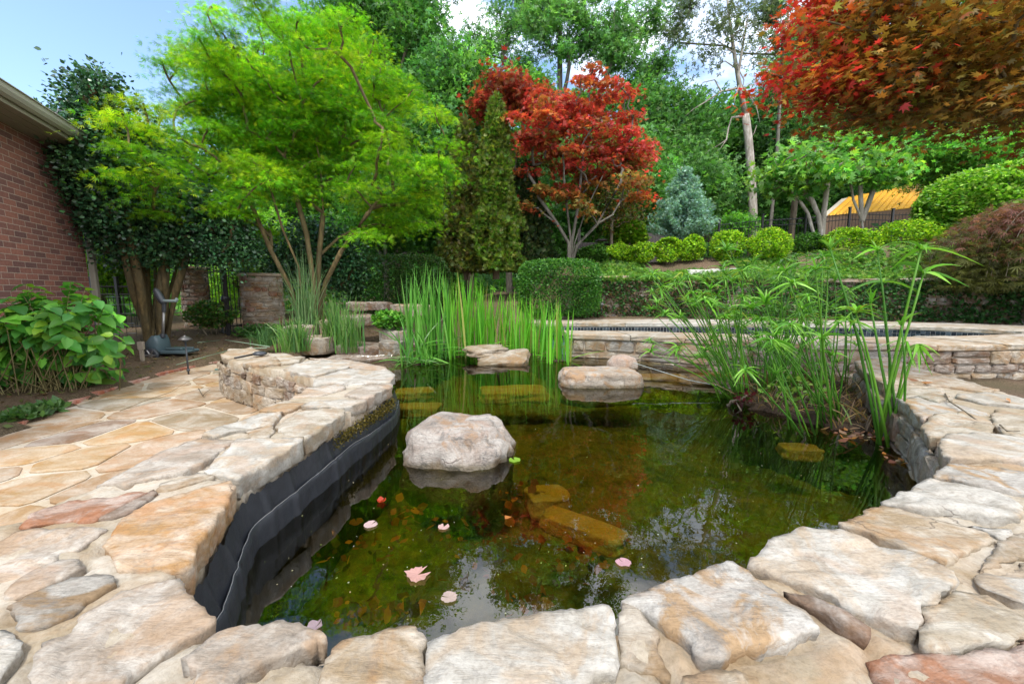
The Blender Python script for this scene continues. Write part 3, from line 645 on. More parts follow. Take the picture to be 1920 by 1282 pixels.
# ---------------------------------------------------------------- boulders and loose rocks
def rock(name, label, c, r3, seed, col, box=.5, flat_top=.0, amp=.13, sub=5, mat='boulder', group=None, rz=0, tilt=(0, 0), cat='boulder'):
    import bmesh
    bm = bmesh.new(); bmesh.ops.create_icosphere(bm, subdivisions=sub, radius=1.0); ca, sa = math.cos(rz), math.sin(rz)
    V = []; e = 2.0 + box * 5
    for v in bm.verts:
        p = np.array(v.co); q = (np.abs(p) ** e).sum() ** (-1 / e); p = p * q
        n1 = fract(p[0] + seed, p[1], p[2], .9, 3); n2 = fract(p[0], p[1] + seed, p[2], 2.6, 4); n3 = fract(p[0], p[1], p[2] + seed, 8, 3)
        p = p * (1 + amp * n1 + amp * .45 * n2 + amp * .12 * n3)
        if flat_top and p[2] > flat_top: p[2] = flat_top + (p[2] - flat_top) * .25
        x, y, z = p * np.array(r3); z += tilt[0] * x + tilt[1] * y
        V.append((x * ca - y * sa, x * sa + y * ca, z))
    f = [[v.index for v in fc.verts] for fc in bm.faces]; bm.free()
    o = mk(name, V, f, M[mat], None, True, np.array(STONE_COL[col] if isinstance(col, str) else col)); o.location = tuple(c)
    return tag(o, label, cat, group)
rock('boulder', 'large rounded boulder standing in the middle of the near water', (-.325, 2.46, .03), (.34, .30, .315), 4.2, (.36, .315, .28, .7), .12, .84, .24)
rock('boulder', 'long flat-topped block of stone in the water in front of the reeds', (.97, 4.37, .09), (.44, .23, .20), 9.7, (.42, .35, .28, .7), .75, .85, .13)
rock('cobble', 'small round cobble behind the flat-topped block', (1.47, 5.25, .16), (.20, .15, .13), 2.2, (.46, .36, .30, .4), .1, 0, .1, 4, cat='rock')
c_ = D(930, 672, 5.75); rock('slab', 'lower sloping slab of layered stone at the foot of the reeds', (c_[0] + .1, 5.7, .15), (.36, .26, .07), 5.5, 'tan', .9, .7, .16, 4, tilt=(.10, .22), cat='rock')
rock('slab', 'upper broken slab leaning on the sloping slab by the reeds', (c_[0] - .16, 5.98, .25), (.30, .22, .06), 6.5, 'tan', .9, .7, .2, 4, tilt=(.0, .05), rz=.3, cat='rock')
OCH = (.66, .44, .06, .12)
def sunk(px, py, z, r3, rz, seed, label): p = P(px, py, z); rock('sunken_rock', label, p, r3, seed, OCH, .7, .7, .13, 4, mat='facing', rz=rz, cat='rock', tilt=(0, 0))
sunk(1090, 993, .050, (.195, .062, .05), -.62, 1.5, 'long ochre slab lying under the water in front of the boulder')
sunk(1025, 938, -.25, (.14, .11, .08), .3, 2.5, 'rounded brown rock under the water just behind the long ochre slab')
sunk(965, 738, .0, (.36, .2, .08), .1, 3.5, 'wide yellow rock under the water between the boulder and the reeds')
sunk(778, 738, .03, (.20, .13, .06), .2, 4.5, 'yellow stone step under the water beside the tip of the left wall')
sunk(785, 768, -.02, (.22, .11, .06), .1, 5.5, 'lower yellow stone step under the water beside the left wall')
sunk(1500, 846, .0, (.13, .07, .05), -.2, 6.5, 'small yellow stone under the water in front of the umbrella sedge')
sunk(1240, 712, .03, (.34, .16, .07), .1, 7.5, 'flat yellow rock under the water to the right of the flat-topped block')
sunk(1345, 708, .04, (.30, .14, .06), .1, 8.5, 'flat yellow rock under the water beside the sedge island')
# ---------------------------------------------------------------- swimming pool with raised stone rim behind the pond
def strip(name, a, b, z, th, mat, parent, col, nose=.0, n=90, rough=.006):
    """a slab between two edge lines a (front) and b (rear): top, front and rear faces"""
    def res(p):
        p = np.array(smooth_path(p, 2)); s = np.concatenate([[0], np.cumsum(np.hypot(*np.diff(p, axis=0).T))]); u = np.linspace(0, s[-1], n); return np.stack([np.interp(u, s, p[:, 0]), np.interp(u, s, p[:, 1])], 1)
    A, Bq = res(a), res(b); ks = [(0, -th), (0, -th * .5), (0, -.008), (.03, 0), (.35, 0), (.7, 0), (.97, 0), (1, -.008), (1, -th)]; V = []
    for i in range(n):
        for j, (k, dz) in enumerate(ks):
            q = A[i] * (1 - k) + Bq[i] * k; o_ = fract(q[0], q[1], j * 2.0, 6, 3) * rough; V.append((q[0] + o_, q[1] + o_, z + dz + o_))
    m = len(ks); f = [[i * m + j, (i + 1) * m + j, (i + 1) * m + j + 1, i * m + j + 1] for i in range(n - 1) for j in range(m - 1)]
    return mk(name, V, f, mat, parent, False, col)
def slabs(name, a, b, z, th, parent, seed, pal, every=.55):
    """rim made of separate cut slabs"""
    r = np.random.default_rng(seed); A = np.array(smooth_path(a, 2)); Bp = np.array(smooth_path(b, 2)); sa = np.concatenate([[0], np.cumsum(np.hypot(*np.diff(A, axis=0).T))]); sb = np.concatenate([[0], np.cumsum(np.hypot(*np.diff(Bp, axis=0).T))])
    cuts = [0.0]
    while cuts[-1] < 1: cuts.append(cuts[-1] + every / sa[-1] * r.uniform(.7, 1.4))
    cuts[-1] = 1.0
    bb = B()
    for c0, c1 in zip(cuts[:-1], cuts[1:]):
        k = 6; us = np.linspace(c0 + .004 / sa[-1], c1 - .004 / sa[-1], k); col = np.array(STONE_COL[pal[r.integers(len(pal))]]); col[:3] *= r.uniform(.92, 1.06); dz = r.normal(0, .004); V = []
        ks = [(0.03, -th), (0, -th * .8), (0.0, -th * .3), (.0, -.012), (.03, 0), (.5, .002), (.97, 0), (1, -.012), (1, -th)]
        for u in us:
            pa = np.array((np.interp(u * sa[-1], sa, A[:, 0]), np.interp(u * sa[-1], sa, A[:, 1]))); pb = np.array((np.interp(u * sb[-1], sb, Bp[:, 0]), np.interp(u * sb[-1], sb, Bp[:, 1])))
            for kk, d_ in ks:
                q = pa * (1 - kk) + pb * kk; V.append((q[0] + r.normal(0, .004), q[1] + r.normal(0, .004), z + d_ + dz + r.normal(0, .0015)))
        m = len(ks); F_ = [[i * m + j, (i + 1) * m + j, (i + 1) * m + j + 1, i * m + j + 1] for i in range(k - 1) for j in range(m - 1)] + [list(range(m))[::-1], [(k - 1) * m + j for j in range(m)]]
        bb.add(V, F_, col)
    return bb.build(name, M['stone'], parent)
def tile_mat():
    m, t, o = newmat('pool_tile'); p = N(t, 'ShaderNodeBsdfPrincipled', inp={'Roughness': .2, 'Specular IOR Level': .5}); a = attr(t); L(t, a.outputs['Color'], p.inputs['Base Color']); L(t, p.outputs[0], o.inputs[0]); return m
def pool():
    t = thing('swimming_pool', 'stone rimmed swimming pool with a band of dark blue tiles behind the pond', 'swimming pool')
    ZP = .50
    nz_pts = POOLN
    slabs('near_rim', POOLN, POOLR, ZP - .02, .085, t, 4, ['tan', 'cream', 'pink', 'cream'], .7)
    slabs('far_rim', POOLF, POOLO, ZP, .09, t, 5, ['cream', 'pink', 'white', 'cream'], .8)
    facing('stone_facing', off(POOLN[::-1], -.05)[::-1] if False else [tuple(q) for q in off(POOLN, .05)][::-1], -.3, ZP - .106, .34, .125, 9, ['tan', 'brown', 'grey', 'tan', 'brown', 'sand'], t, .3, .035, ashlar=True)
    r = np.random.default_rng(2); b = B(); pa = np.array(smooth_path(off(POOLF, -.0), 2)); s = np.concatenate([[0], np.cumsum(np.hypot(*np.diff(pa, axis=0).T))])
    for row in range(4):
        for u in np.arange(0, s[-1] - .06, .065):
            q0 = [np.interp(u + .003, s, pa[:, k]) for k in (0, 1)]; q1 = [np.interp(u + .062, s, pa[:, k]) for k in (0, 1)]; z1 = ZP - .092 - row * .062; z0 = z1 - .058
            col = np.array([(.010, .013, .018), (.02, .028, .036), (.045, .06, .07), (.010, .018, .024)][r.integers(4)]) * r.uniform(.7, 1.3)
            b.add([(q0[0], q0[1] - .0, z0), (q1[0], q1[1], z0), (q1[0], q1[1], z1), (q0[0], q0[1], z1)], [[0, 1, 2, 3]], tuple(col) + (0,))
    b.build('tile_band', tile_mat(), t)
    bk = B(); q = [tuple(x) for x in off(POOLF, .012)]; bk.add([(x, y, z) for x, y in q for z in (-.4, ZP - .088)], [[2 * i, 2 * i + 2, 2 * i + 3, 2 * i + 1] for i in range(len(q) - 1)], (.20, .22, .22, 0)); bk.build('pool_shell', M['concrete'], t)
    settle(t, (4.5, 6.9, .0))
    tag(flat('pool_floor', POOLR + POOLF[::-1], -.38, simple('pool_plaster', (.18, .42, .40), .6, 0, .3, 30, .1, .05)), kind='structure')
    tag(flat('pool_water', POOLR + POOLF[::-1], .27, M['pool_water']), kind='structure')
pool()

# ---------------------------------------------------------------- retaining wall
def retaining():
    t = thing('retaining_wall', 'long dry stone retaining wall under creeping ivy behind the pool', 'wall')
    w1 = WALL_LINE[:2] + [(2.95, 10.2)]
    pa = [(1.2, 10.1)] + WALL_LINE[:-1]
    facing('stone_facing', pa[::-1], .3, 1.40, .36, .13, 21, ['brown', 'tan', 'brown', 'grey', 'sand'], t, .35, .04, ashlar=True)
    slabs('coping', [tuple(q) for q in off(pa[:3] , -.06)], [tuple(q) for q in off(pa[:3], .38)], 1.53, .10, t, 6, ['tan', 'sand', 'brown'], .4)
    slabs('coping', [tuple(q) for q in off(pa[3:], -.06)], [tuple(q) for q in off(pa[3:], .38)], 1.44, .09, t, 8, ['tan', 'cream', 'sand'], .7)
    settle(t, (5, 10.1, .4))
    # the curb in the bank above it
    c = thing('curb', 'straight pale concrete curb in the planted bank above the retaining wall', 'curb'); bb = B()
    a = D(1290, 512, 11.0); e = D(1600, 502, 11.4); n = 8
    for i in range(n):
        k = (i + .5) / n; q = a * (1 - k) + e * k; bb.box(q, (np.hypot(*(e - a)[:2]) / n - .012, .16, .16), math.atan2(e[1] - a[1], e[0] - a[0]), bev=.012)
    bb.build('curb_blocks', M['concrete'], c); tag(c.children[0], None)
    settle(c, (a + e) / 2)
retaining()

# ---------------------------------------------------------------- brick house
def brick_mat():
    m, t, o = newmat('brick_wall'); p = N(t, 'ShaderNodeBsdfPrincipled', inp={'Roughness': .9, 'Specular IOR Level': .2})
    uv = N(t, 'ShaderNodeAttribute', attribute_name='Col')      # wall coordinates in metres (r = along, g = up)
    br = N(t, 'ShaderNodeTexBrick', inp={'Scale': 1.0, 'Mortar Size': .0055, 'Mortar Smooth': .25, 'Bias': -.1, 'Brick Width': .235, 'Row Height': .081})
    br.inputs['Color1'].default_value = (.31, .135, .10, 1); br.inputs['Color2'].default_value = (.14, .08, .075, 1); br.inputs['Mortar'].default_value = (.42, .33, .27, 1)
    v = objvec(t); n = noise_n(t, 35, 6, .7, v); n2 = noise_n(t, 3, 4, .6, v)
    L(t, uv.outputs['Vector'], br.inputs['Vector'])
    c = mixc(t, .5, br.outputs['Color'], mixc(t, 1, br.outputs['Color'], ramp(t, n, [(.3, (.5, .5, .5)), (.7, (1.35, 1.3, 1.3))]), 'MULTIPLY'))
    L(t, c, p.inputs['Base Color']); b1 = bump_n(t, n, .35, .006); b = N(t, 'ShaderNodeBump', inp={'Strength': .9, 'Distance': .008}); b.invert = True
    L(t, br.outputs['Fac'], b.inputs['Height']); L(t, b1, b.inputs['Normal']); L(t, b.outputs[0], p.inputs['Normal']); L(t, p.outputs[0], o.inputs[0]); return m
def house():
    t = thing('brick_house', 'red brick house with a deep tan eave at the left edge of the garden', 'house')
    c0 = np.array(D(150, 400, 7.0)[:2]); dr = np.array((-.442, 1.0)); dr /= np.hypot(*dr); nr = np.array((dr[1], -dr[0]))      # nr points into the garden
    if nr[0] < 0: nr = -nr
    ZE = 3.34
    a = c0 - dr * 6.5; back = c0 - nr * 7.0; a2 = a - nr * 7.0
    V = []; Fc = []; C = []
    for q0, q1 in ((a, c0), (c0, back), (back, a2), (a2, a)):
        l = np.hypot(*(q1 - q0)); n = len(V); u0 = -6.5 if q0 is a else 0
        V += [(q0[0], q0[1], -.3), (q1[0], q1[1], -.3), (q1[0], q1[1], ZE), (q0[0], q0[1], ZE)]; C += [(u0, -.3, 0, 1), (u0 + l, -.3, 0, 1), (u0 + l, ZE, 0, 1), (u0, ZE, 0, 1)]; Fc.append([n, n + 1, n + 2, n + 3])
    mk('wall', V, Fc, brick_mat(), t, False, np.array(C))
    ov = .44; rz = math.atan2(dr[1], dr[0])
    def slab(name, p0, p1, w0, w1, z0, z1, mat):      # between offsets w0,w1 to the garden side, from p0 to p1 along the wall
        v = [(*(p + nr * w_), z) for p in (p0, p1) for w_ in (w0, w1) for z in (z0, z1)]
        return mk(name, v, [[0, 1, 3, 2], [4, 6, 7, 5], [0, 4, 5, 1], [2, 3, 7, 6], [0, 2, 6, 4], [1, 5, 7, 3]], mat, t)
    e1 = c0 + dr * .12
    slab('soffit', a, e1, -.02, ov, ZE, ZE + .03, M['trim'])
    sb = slab('soffit_board', a, e1, .18, .20, ZE - .008, ZE - .001, M['trim']); slab('soffit_board', a, e1, .32, .335, ZE - .008, ZE - .001, M['trim'])
    slab('fascia', a, e1, ov + .001, ov + .025, ZE - .015, ZE + .17, M['trim'])
    # gutter: an open trough with a rolled lip
    b = B(); prof = [(ov + .026, .15), (ov + .026, .05), (ov + .06, .035), (ov + .10, .06), (ov + .125, .10), (ov + .13, .165), (ov + .145, .172), (ov + .147, .16)]
    v = [(*(p + nr * w_), ZE + z) for p in (a, e1) for w_, z in prof]; k = len(prof); b.add(v, [[i, i + 1, k + i + 1, k + i] for i in range(k - 1)]); b.build('gutter', M['gutter'], t)
    # downspout at the corner
    d0 = c0 - dr * -.01 + nr * .05; b = B()
    b.box((d0[0] + dr[0] * .05, d0[1] + dr[1] * .05, ZE / 2 - .02), (.11, .08, ZE - .0), rz, bev=.012)
    for zz in (.5, 1.5, 2.6): b.box((d0[0] + dr[0] * .05, d0[1] + dr[1] * .05, zz), (.124, .09, .03), rz)
    b.build('downspout', M['trim'], t)
    # main roof and the higher roof behind
    r0, r1 = a - dr * .5, e1; rid = 2.6
    v = [(*(r0 + nr * (ov + .11)), ZE + .19), (*(r1 + nr * (ov + .11)), ZE + .19), (*(r1 - nr * 3.5), ZE + 1.75), (*(r0 - nr * 3.5), ZE + 1.75), (*(r0 - nr * 7.6), ZE + .2), (*(r1 - nr * 7.6), ZE + .2)]
    mk('roof', v, [[0, 1, 2, 3], [3, 2, 5, 4], [1, 5, 2], [0, 3, 4]], M['shingle'], t)
    p1 = D(40, 205, 9.0); p2 = D(137, 212, 9.0); x0, x1 = p1[0] - 2.5, p2[0] + .02
    v = [(x0, 8.6, 2.9), (x1 + .15, 8.6, 2.9), (x1 + .05, 9.6, p2[2] + .35), (x0 + 1.0, 9.6, p1[2] + .3), (x0, 12, 2.9), (x1 + .15, 12, 2.9)]
    mk('roof', v, [[0, 1, 2, 3], [3, 2, 5, 4], [0, 3, 4], [1, 5, 2]], M['shingle'], t)
    v = [(x0 + .2, 8.9, -.2), (x1 - .1, 8.9, -.2), (x1 - .1, 8.9, 2.92), (x0 + .2, 8.9, 2.92), (x0 + .2, 11.7, -.2), (x1 - .1, 11.7, -.2), (x1 - .1, 11.7, 2.92), (x0 + .2, 11.7, 2.92)]
    settle(t, (c0[0], c0[1], 0))
house()

# ---------------------------------------------------------------- path lights
def lamp(base, h, label, s=1.0):
    t = thing('path_light', label, 'path light', 'path lights standing in the beds')
    b = B(); b.tube([(base[0], base[1], base[2] - .1), (base[0], base[1], base[2] + h - .05)], .011 * s, 10); b.build('stem', M['dark_plastic'], t, True)
    b = B(); b.lathe((base[0], base[1], base[2] + h - .075), [(.030 * s, 0), (.032 * s, .02), (.022 * s, .035), (.018 * s, .045)], 18); b.build('socket', M['dark_plastic'], t, True)
    b = B(); b.lathe((base[0], base[1], base[2] + h - .045), [(.001, .010), (.055 * s, .002), (.080 * s, -.006), (.083 * s, -.002), (.066 * s, .016), (.040 * s, .036), (.016 * s, .046), (.014 * s, .056), (.001, .058)], 26); b.build('lamp_shade', simple('lamp_metal', (.10, .095, .095), .4, .5, .5, 60, .2, .05), t, True)
    b = B(); b.lathe((base[0], base[1], base[2] - .01), [(.02 * s, 0), (.022 * s, .02), (.012 * s, .03)], 12); b.build('collar', M['dark_plastic'], t, True)
    settle(t, base); return t
g = P(353, 694, .06); lamp(g, .47, 'dark mushroom path light standing at the brick edging in front of the mower')
g = P(420, 636, .12); g[2] = .12; lamp(g, .47, 'dark mushroom path light standing in front of the open garden gate')
g = D(1128, 580, 9.75); lamp(g, .16, 'small pale path light low in the ivy next to the boxwood hedge', .9)
g = D(1675, 592, 9.4); lamp((g[0], g[1], .55), .30, 'pale path light in front of the ivy wall behind the umbrella sedge', 1.15)

# ---------------------------------------------------------------- push mower left under the holly
def mower():
    t = thing('garden_mower', 'grey electric garden mower parked upright on the mulch under the holly', 'mower')
    o = P(303, 668, .07); S = .92; h = lambda x, y, z: (o[0] + x * S, o[1] + y * S, o[2] + z * S)
    b = B()                                   # motor hood
    prof = [(-.17, .05), (-.20, .14), (-.15, .27), (-.05, .38), (.04, .39), (.07, .30), (.09, .10), (.06, .04)]; V = []
    for yy, k in ((-.15, .82), (-.11, 1.0), (.11, 1.0), (.15, .82)): V += [h(-.05 + (x + .05) * k, yy, .2 + (z - .2) * k) for x, z in prof]
    n = len(prof); b.add(V, [[l * n + i, l * n + (i + 1) % n, (l + 1) * n + (i + 1) % n, (l + 1) * n + i] for l in range(3) for i in range(n)] + [list(range(n))[::-1], [3 * n + i for i in range(n)]])
    b.build('motor_hood', M['teal_plastic'], t, True)
    b = B(); b.box(h(.33, 0, .10), (.52 * S, .30 * S, .055 * S), 0, bev=.02); b.box(h(.30, 0, .145), (.30 * S, .20 * S, .04 * S), 0, bev=.015); b.box(h(.54, 0, .145), (.10 * S, .05 * S, .05 * S), 0, bev=.01); b.box(h(.36, -.17, .085), (.44 * S, .03 * S, .03 * S), 0, bev=.008)
    b.build('deck', M['teal_plastic'], t)
    for yy, xx, rr in ((-.19, .0, .12), (.19, -.12, .115)):
        b = B(); k = 22
        prof = [(rr * .45, -.028), (rr * .86, -.03), (rr, -.02), (rr, .02), (rr * .86, .03), (rr * .45, .028)]
        V = [h(xx + q * math.cos(2 * math.pi * j / k), yy + d_, .05 + q * math.sin(2 * math.pi * j / k)) for q, d_ in prof for j in range(k)]
        b.add(V, [[i * k + j, i * k + (j + 1) % k, (i + 1) * k + (j + 1) % k, (i + 1) * k + j] for i in range(len(prof) - 1) for j in range(k)])
        wh = b.build('wheel', M['dark_plastic'], t, True)
        b = B()
        for q in range(6):
            a_ = q * math.pi / 3; b.tube([h(xx, yy - .026, .05), h(xx + rr * .82 * math.cos(a_), yy - .026, .05 + rr * .82 * math.sin(a_))], .012, 6)
        b.tube([h(xx, yy - .04, .05), h(xx, yy + .02, .05)], .03, 12); b.build('rim', M['grey_metal'], wh)
    b = B(); b.tube([h(.06, 0, .34), h(.13, 0, .83)], .021, 10); b.build('handle_tube', M['grey_metal'], t, True)
    b = B(); b.box(h(.055, 0, .37), (.07, .07, .07), 0, bev=.015); b.build('clamp', M['dark_plastic'], t); b = B(); b.tube([h(.13, 0, .80), h(.145, 0, .95)], .030, 10); b.build('clamp', M['dark_plastic'], t)
    b = B(); V = []
    for k_, (x, z, w_, d_) in enumerate([(.01, 1.21, .018, .02), (.03, 1.17, .045, .05), (.07, 1.08, .055, .06), (.12, .98, .05, .055), (.16, .93, .03, .035)]):
        for j in range(10):
            a_ = 2 * math.pi * j / 10; V.append(h(x + w_ * math.cos(a_), d_ * math.sin(a_), z + w_ * .5 * math.cos(a_)))
    b.add(V, [[i * 10 + j, i * 10 + (j + 1) % 10, (i + 1) * 10 + (j + 1) % 10, (i + 1) * 10 + j] for i in range(4) for j in range(10)] + [list(range(10))[::-1], [40 + j for j in range(10)]]); b.build('control_head', M['dark_plastic'], t, True)
    b = B(); b.box(h(.26, 0, .99), (.24 * S, .07 * S, .05 * S), 0, bev=.014); b.box(h(.375, 0, 1.015), (.03, .05, .05), 0, bev=.01); b.build('grip', simple('pale_grip', (.20, .25, .25), .5, 0, .4, 60, .1, .05), t)
    settle(t, o)
mower()
def stake(px, py, z, hh, label):
    o = P(px, py, z); t = thing('wooden_stake', label, 'stake'); b = B()
    b.box((o[0], o[1], o[2] + hh / 2 - .05), (.045, .045, hh + .1), .3, bev=.004); b.build('post', M['wood_pale'], t)
    b = B(); b.box((o[0], o[1], o[2] + hh - .04), (.075, .05, .12), .3, bev=.004); b.build('block', M['wood_pale'], t); settle(t, o)
stake(268, 680, .06, .30, 'short weathered wooden stake in the mulch beside the hydrangea')

# ---------------------------------------------------------------- gate, pillars and iron fence on the left
def pillar(px, d, wpx, top, bot, label, seed):
    a = D(px, top, d); c = D(px, bot, d); t = thing('stone_pillar', label, 'gate pillar'); rad = wpx / F * d / 2; k = 20
    pts = [(a[0] + rad * math.cos(q), a[1] + rad * math.sin(q)) for q in np.linspace(0, -2 * math.pi, k + 1)]
    facing('stone_shaft', pts, c[2] - .1, a[2] - .07, .22, .085, seed, ['tan', 'ochre', 'pink', 'tan', 'rust', 'sand'], t, .35, .025, .007, ashlar=True)
    b = B(); r_ = np.random.default_rng(seed)
    b.lathe((a[0], a[1], a[2] - .07), [(rad * .9, 0), (rad + .055, .002), (rad + .07, .02), (rad + .065, .055), (rad + .04, .07), (.01, .078)], 24, (.45, .36, .27, .5)); b.build('cap', M['facing'], t)
    settle(t, (a[0], a[1], c[2]))
pillar(489, 9.0, 66, 513, 612, 'round stacked stone gate pillar to the right of the iron gate', 31)
pillar(362, 9.3, 40, 500, 630, 'round stacked stone gate pillar half hidden behind the holly trunks', 32)
def gate():
    t = thing('iron_gate', 'black iron garden gate standing open between two stone pillars', 'gate')
    d = 9.1; a = D(383, 500, 9.0); c = D(428, 632, 8.2); e = D(476, 606, 9.3)
    zb = .18; zt = 1.72
    b = B(); g0 = D(424, 560, 8.4)
    b.box((g0[0], g0[1], 1.0), (.07, .07, 1.9), .2, bev=.004); b.lathe((g0[0], g0[1], 1.95), [(.05, 0), (.055, .03), (.03, .05), (.035, .09), (.001, .12)], 12); b.build('latch_post', M['iron'], t)
    b = B(); b.lathe((g0[0], g0[1] - .03, .98), [(.001, -.08), (.07, -.06), (.085, 0), (.07, .06), (.001, .08)], 14); b.tube([(g0[0] + .02, g0[1] - .08, .98), (g0[0] + .13, g0[1] - .10, 1.0)], .014, 8); b.build('lock', M['iron'], t)
    for (q0, q1, n) in ((np.array((g0[0], g0[1])), np.array(D(388, 560, 9.3)[:2]), 6), (np.array((g0[0], g0[1])), np.array(D(470, 560, 9.2)[:2]), 6)):
        b = B()
        for i in range(1, n + 1):
            p_ = q0 + (q1 - q0) * i / n; b.tube([(p_[0], p_[1], zb), (p_[0], p_[1], zt + .06 * math.sin(i * .5))], .0095, 6)
        for z in (zb + .08, zb + .22, zt - .15): b.tube([(q0[0], q0[1], z), (q1[0], q1[1], z)], .014, 6)
        b.build('gate_leaf', M['iron'], t)
    settle(t, (g0[0], g0[1], .1))
gate()
def iron_fence(name, label, pts, h, gap=.115, base=None, picket=.008):
    t = thing(name, label, 'fence'); pts = [np.array(p) for p in pts]
    for p0, p1 in zip(pts[:-1], pts[1:]):
        b = B(); l = np.hypot(*(p1 - p0)[:2]); n = int(l / gap)
        for i in range(1, n):
            q = p0 + (p1 - p0) * i / n; b.tube([q, q + (0, 0, h - .07)], picket, 5); b.tube([q + (0, 0, h - .07), q + (0, 0, h)], [picket, .001], 5)
        for z in (.12, h - .28, h - .1): b.tube([p0 + (0, 0, z), p1 + (0, 0, z)], .016, 5)
        b.build('picket_panel', M['iron'], t)
    for p in pts:
        b = B(); b.box((p[0], p[1], p[2] + h / 2 + .03), (.065, .065, h + .16), 0, bev=.004); b.box((p[0], p[1], p[2] + h + .12), (.085, .085, .025), 0); b.build('post', M['iron'], t)
    settle(t, pts[0]); return t
fp = []
for px in np.linspace(1265, 1745, 7):
    q = D(px, 480, 14.3 + (px - 1500) * .001); q[2] = float(gz(q[0], q[1])) - .02; fp.append(q)
iron_fence('iron_fence', 'black iron picket fence behind the row of clipped shrubs', fp, 1.42)
fq = []
for px in (175, 222, 262):
    q = D(px, 560, 9.4); q[2] = .2; fq.append(q)
iron_fence('iron_fence', 'short black iron fence panel between the house corner and the holly trunks', fq, 1.15)
def wire_frame():
    t = thing('plant_cage', 'dark square wire plant cage beside the holly trunks', 'plant cage'); b = B(); c = D(228, 600, 7.9)
    for i in range(4):
        a_ = i * math.pi / 2 + .5; b.tube([(c[0] + .2 * math.cos(a_), c[1] + .2 * math.sin(a_), .05), (c[0] + .2 * math.cos(a_), c[1] + .2 * math.sin(a_), 1.05)], .005, 5)
    b.build('frame', M['iron'], t)
    for z in (.3, .5, .7, .88, 1.03):
        b = B(); q = [(c[0] + .2 * math.cos(i * math.pi / 2 + .5), c[1] + .2 * math.sin(i * math.pi / 2 + .5), z) for i in range(5)]; b.tube(q, .004, 5); b.build('wire_ring', M['grey_metal'], t)
    settle(t, (c[0], c[1], .1))
wire_frame()

# ---------------------------------------------------------------- grey board fence, shed with a yellow roof
def board_fence():
    t = thing('board_fence', 'grey board fence behind the red maple and the clipped shrubs', 'fence'); b = B(); r = np.random.default_rng(5)
    a = D(1085, 455, 15.0); e = D(1262, 450, 15.6); n = 26; z0 = 1.9
    for i in range(n):
        q = a + (e - a) * (i + .5) / n; zt = 2.95 if i < 14 else 3.35
        b.box((q[0], q[1], (z0 + zt) / 2), (np.hypot(*(e - a)[:2]) / n - .008, .022, zt - z0 + r.normal(0, .006)), math.atan2(e[1] - a[1], e[0] - a[0]))
    b.build('boards', M['wood_grey'], t)
    for i in (0, 13.5, 26):
        b = B(); q = a + (e - a) * i / n; b.box((q[0], q[1] - .06, 2.6), (.10, .10, 1.6), 0, bev=.006); b.build('post', M['wood_grey'], t)
    b = B(); b.box(((a[0] * .6 + e[0] * .4), a[1] + .1, 3.02), (1.6, .5, .05), .05); b.build('bench_top', M['wood_grey'], t)
    settle(t, (a[0], a[1], z0))
board_fence()
def shed():
    t = thing('wooden_shed', 'low wooden shed with a bright yellow metal roof beyond the iron fence', 'shed')
    lo0, lo1 = D(1538, 406, 21), D(1706, 389, 23.5); hi0, hi1 = D(1578, 373, 24), D(1745, 338, 26.5)
    m, tt, o = newmat('yellow_roof'); p = N(tt, 'ShaderNodeBsdfPrincipled', inp={'Roughness': .45, 'Specular IOR Level': .4}); a = attr(tt); L(tt, mixc(tt, math_n(tt, 'MULTIPLY', noise_n(tt, 2.5, 6, .7, objvec(tt)), .3), a.outputs['Color'], (.62, .50, .25)), p.inputs['Base Color']); L(tt, p.outputs[0], o.inputs[0])
    b = B(); n = 13; up = np.array((0, 0, .035))
    for i in range(n):
        k0, k1 = i / n, (i + 1) / n; q = [lo0 + (lo1 - lo0) * k0, lo0 + (lo1 - lo0) * k1, hi0 + (hi1 - hi0) * k1, hi0 + (hi1 - hi0) * k0]
        col = (.50, .47, .42, 0) if i == 0 else (.86, .42, .012, 0)
        w_ = (q[1] - q[0]) * .04; b.add([q[0], q[1] - w_, q[2] - w_, q[3]] + [x - up * 1.2 for x in (q[0], q[1] - w_, q[2] - w_, q[3])], [[0, 1, 2, 3], [4, 7, 6, 5], [0, 4, 5, 1], [1, 5, 6, 2], [2, 6, 7, 3], [3, 7, 4, 0]], col)
        b.tube([q[1] + up * .4, q[2] + up * .4], .028, 5, (.72, .34, .012, 0))
    b.build('roof', m, t)
    V = []; bl = []
    for a_, c_ in ((lo0, lo1), (lo1, hi1), (hi1, hi0), (hi0, lo0)):
        a_, c_ = a_ * .97 + (lo0 + hi1) / 2 * .03, c_ * .97 + (lo0 + hi1) / 2 * .03; n = len(V); V += [(a_[0], a_[1], 1.9), (c_[0], c_[1], 1.9), (c_[0], c_[1], c_[2] - .07), (a_[0], a_[1], a_[2] - .07)]; bl.append([n, n + 1, n + 2, n + 3])
    mk('wall', V, bl, M['wood_brown'], t)
    settle(t, (lo0[0], lo0[1], 2.0))
shed()

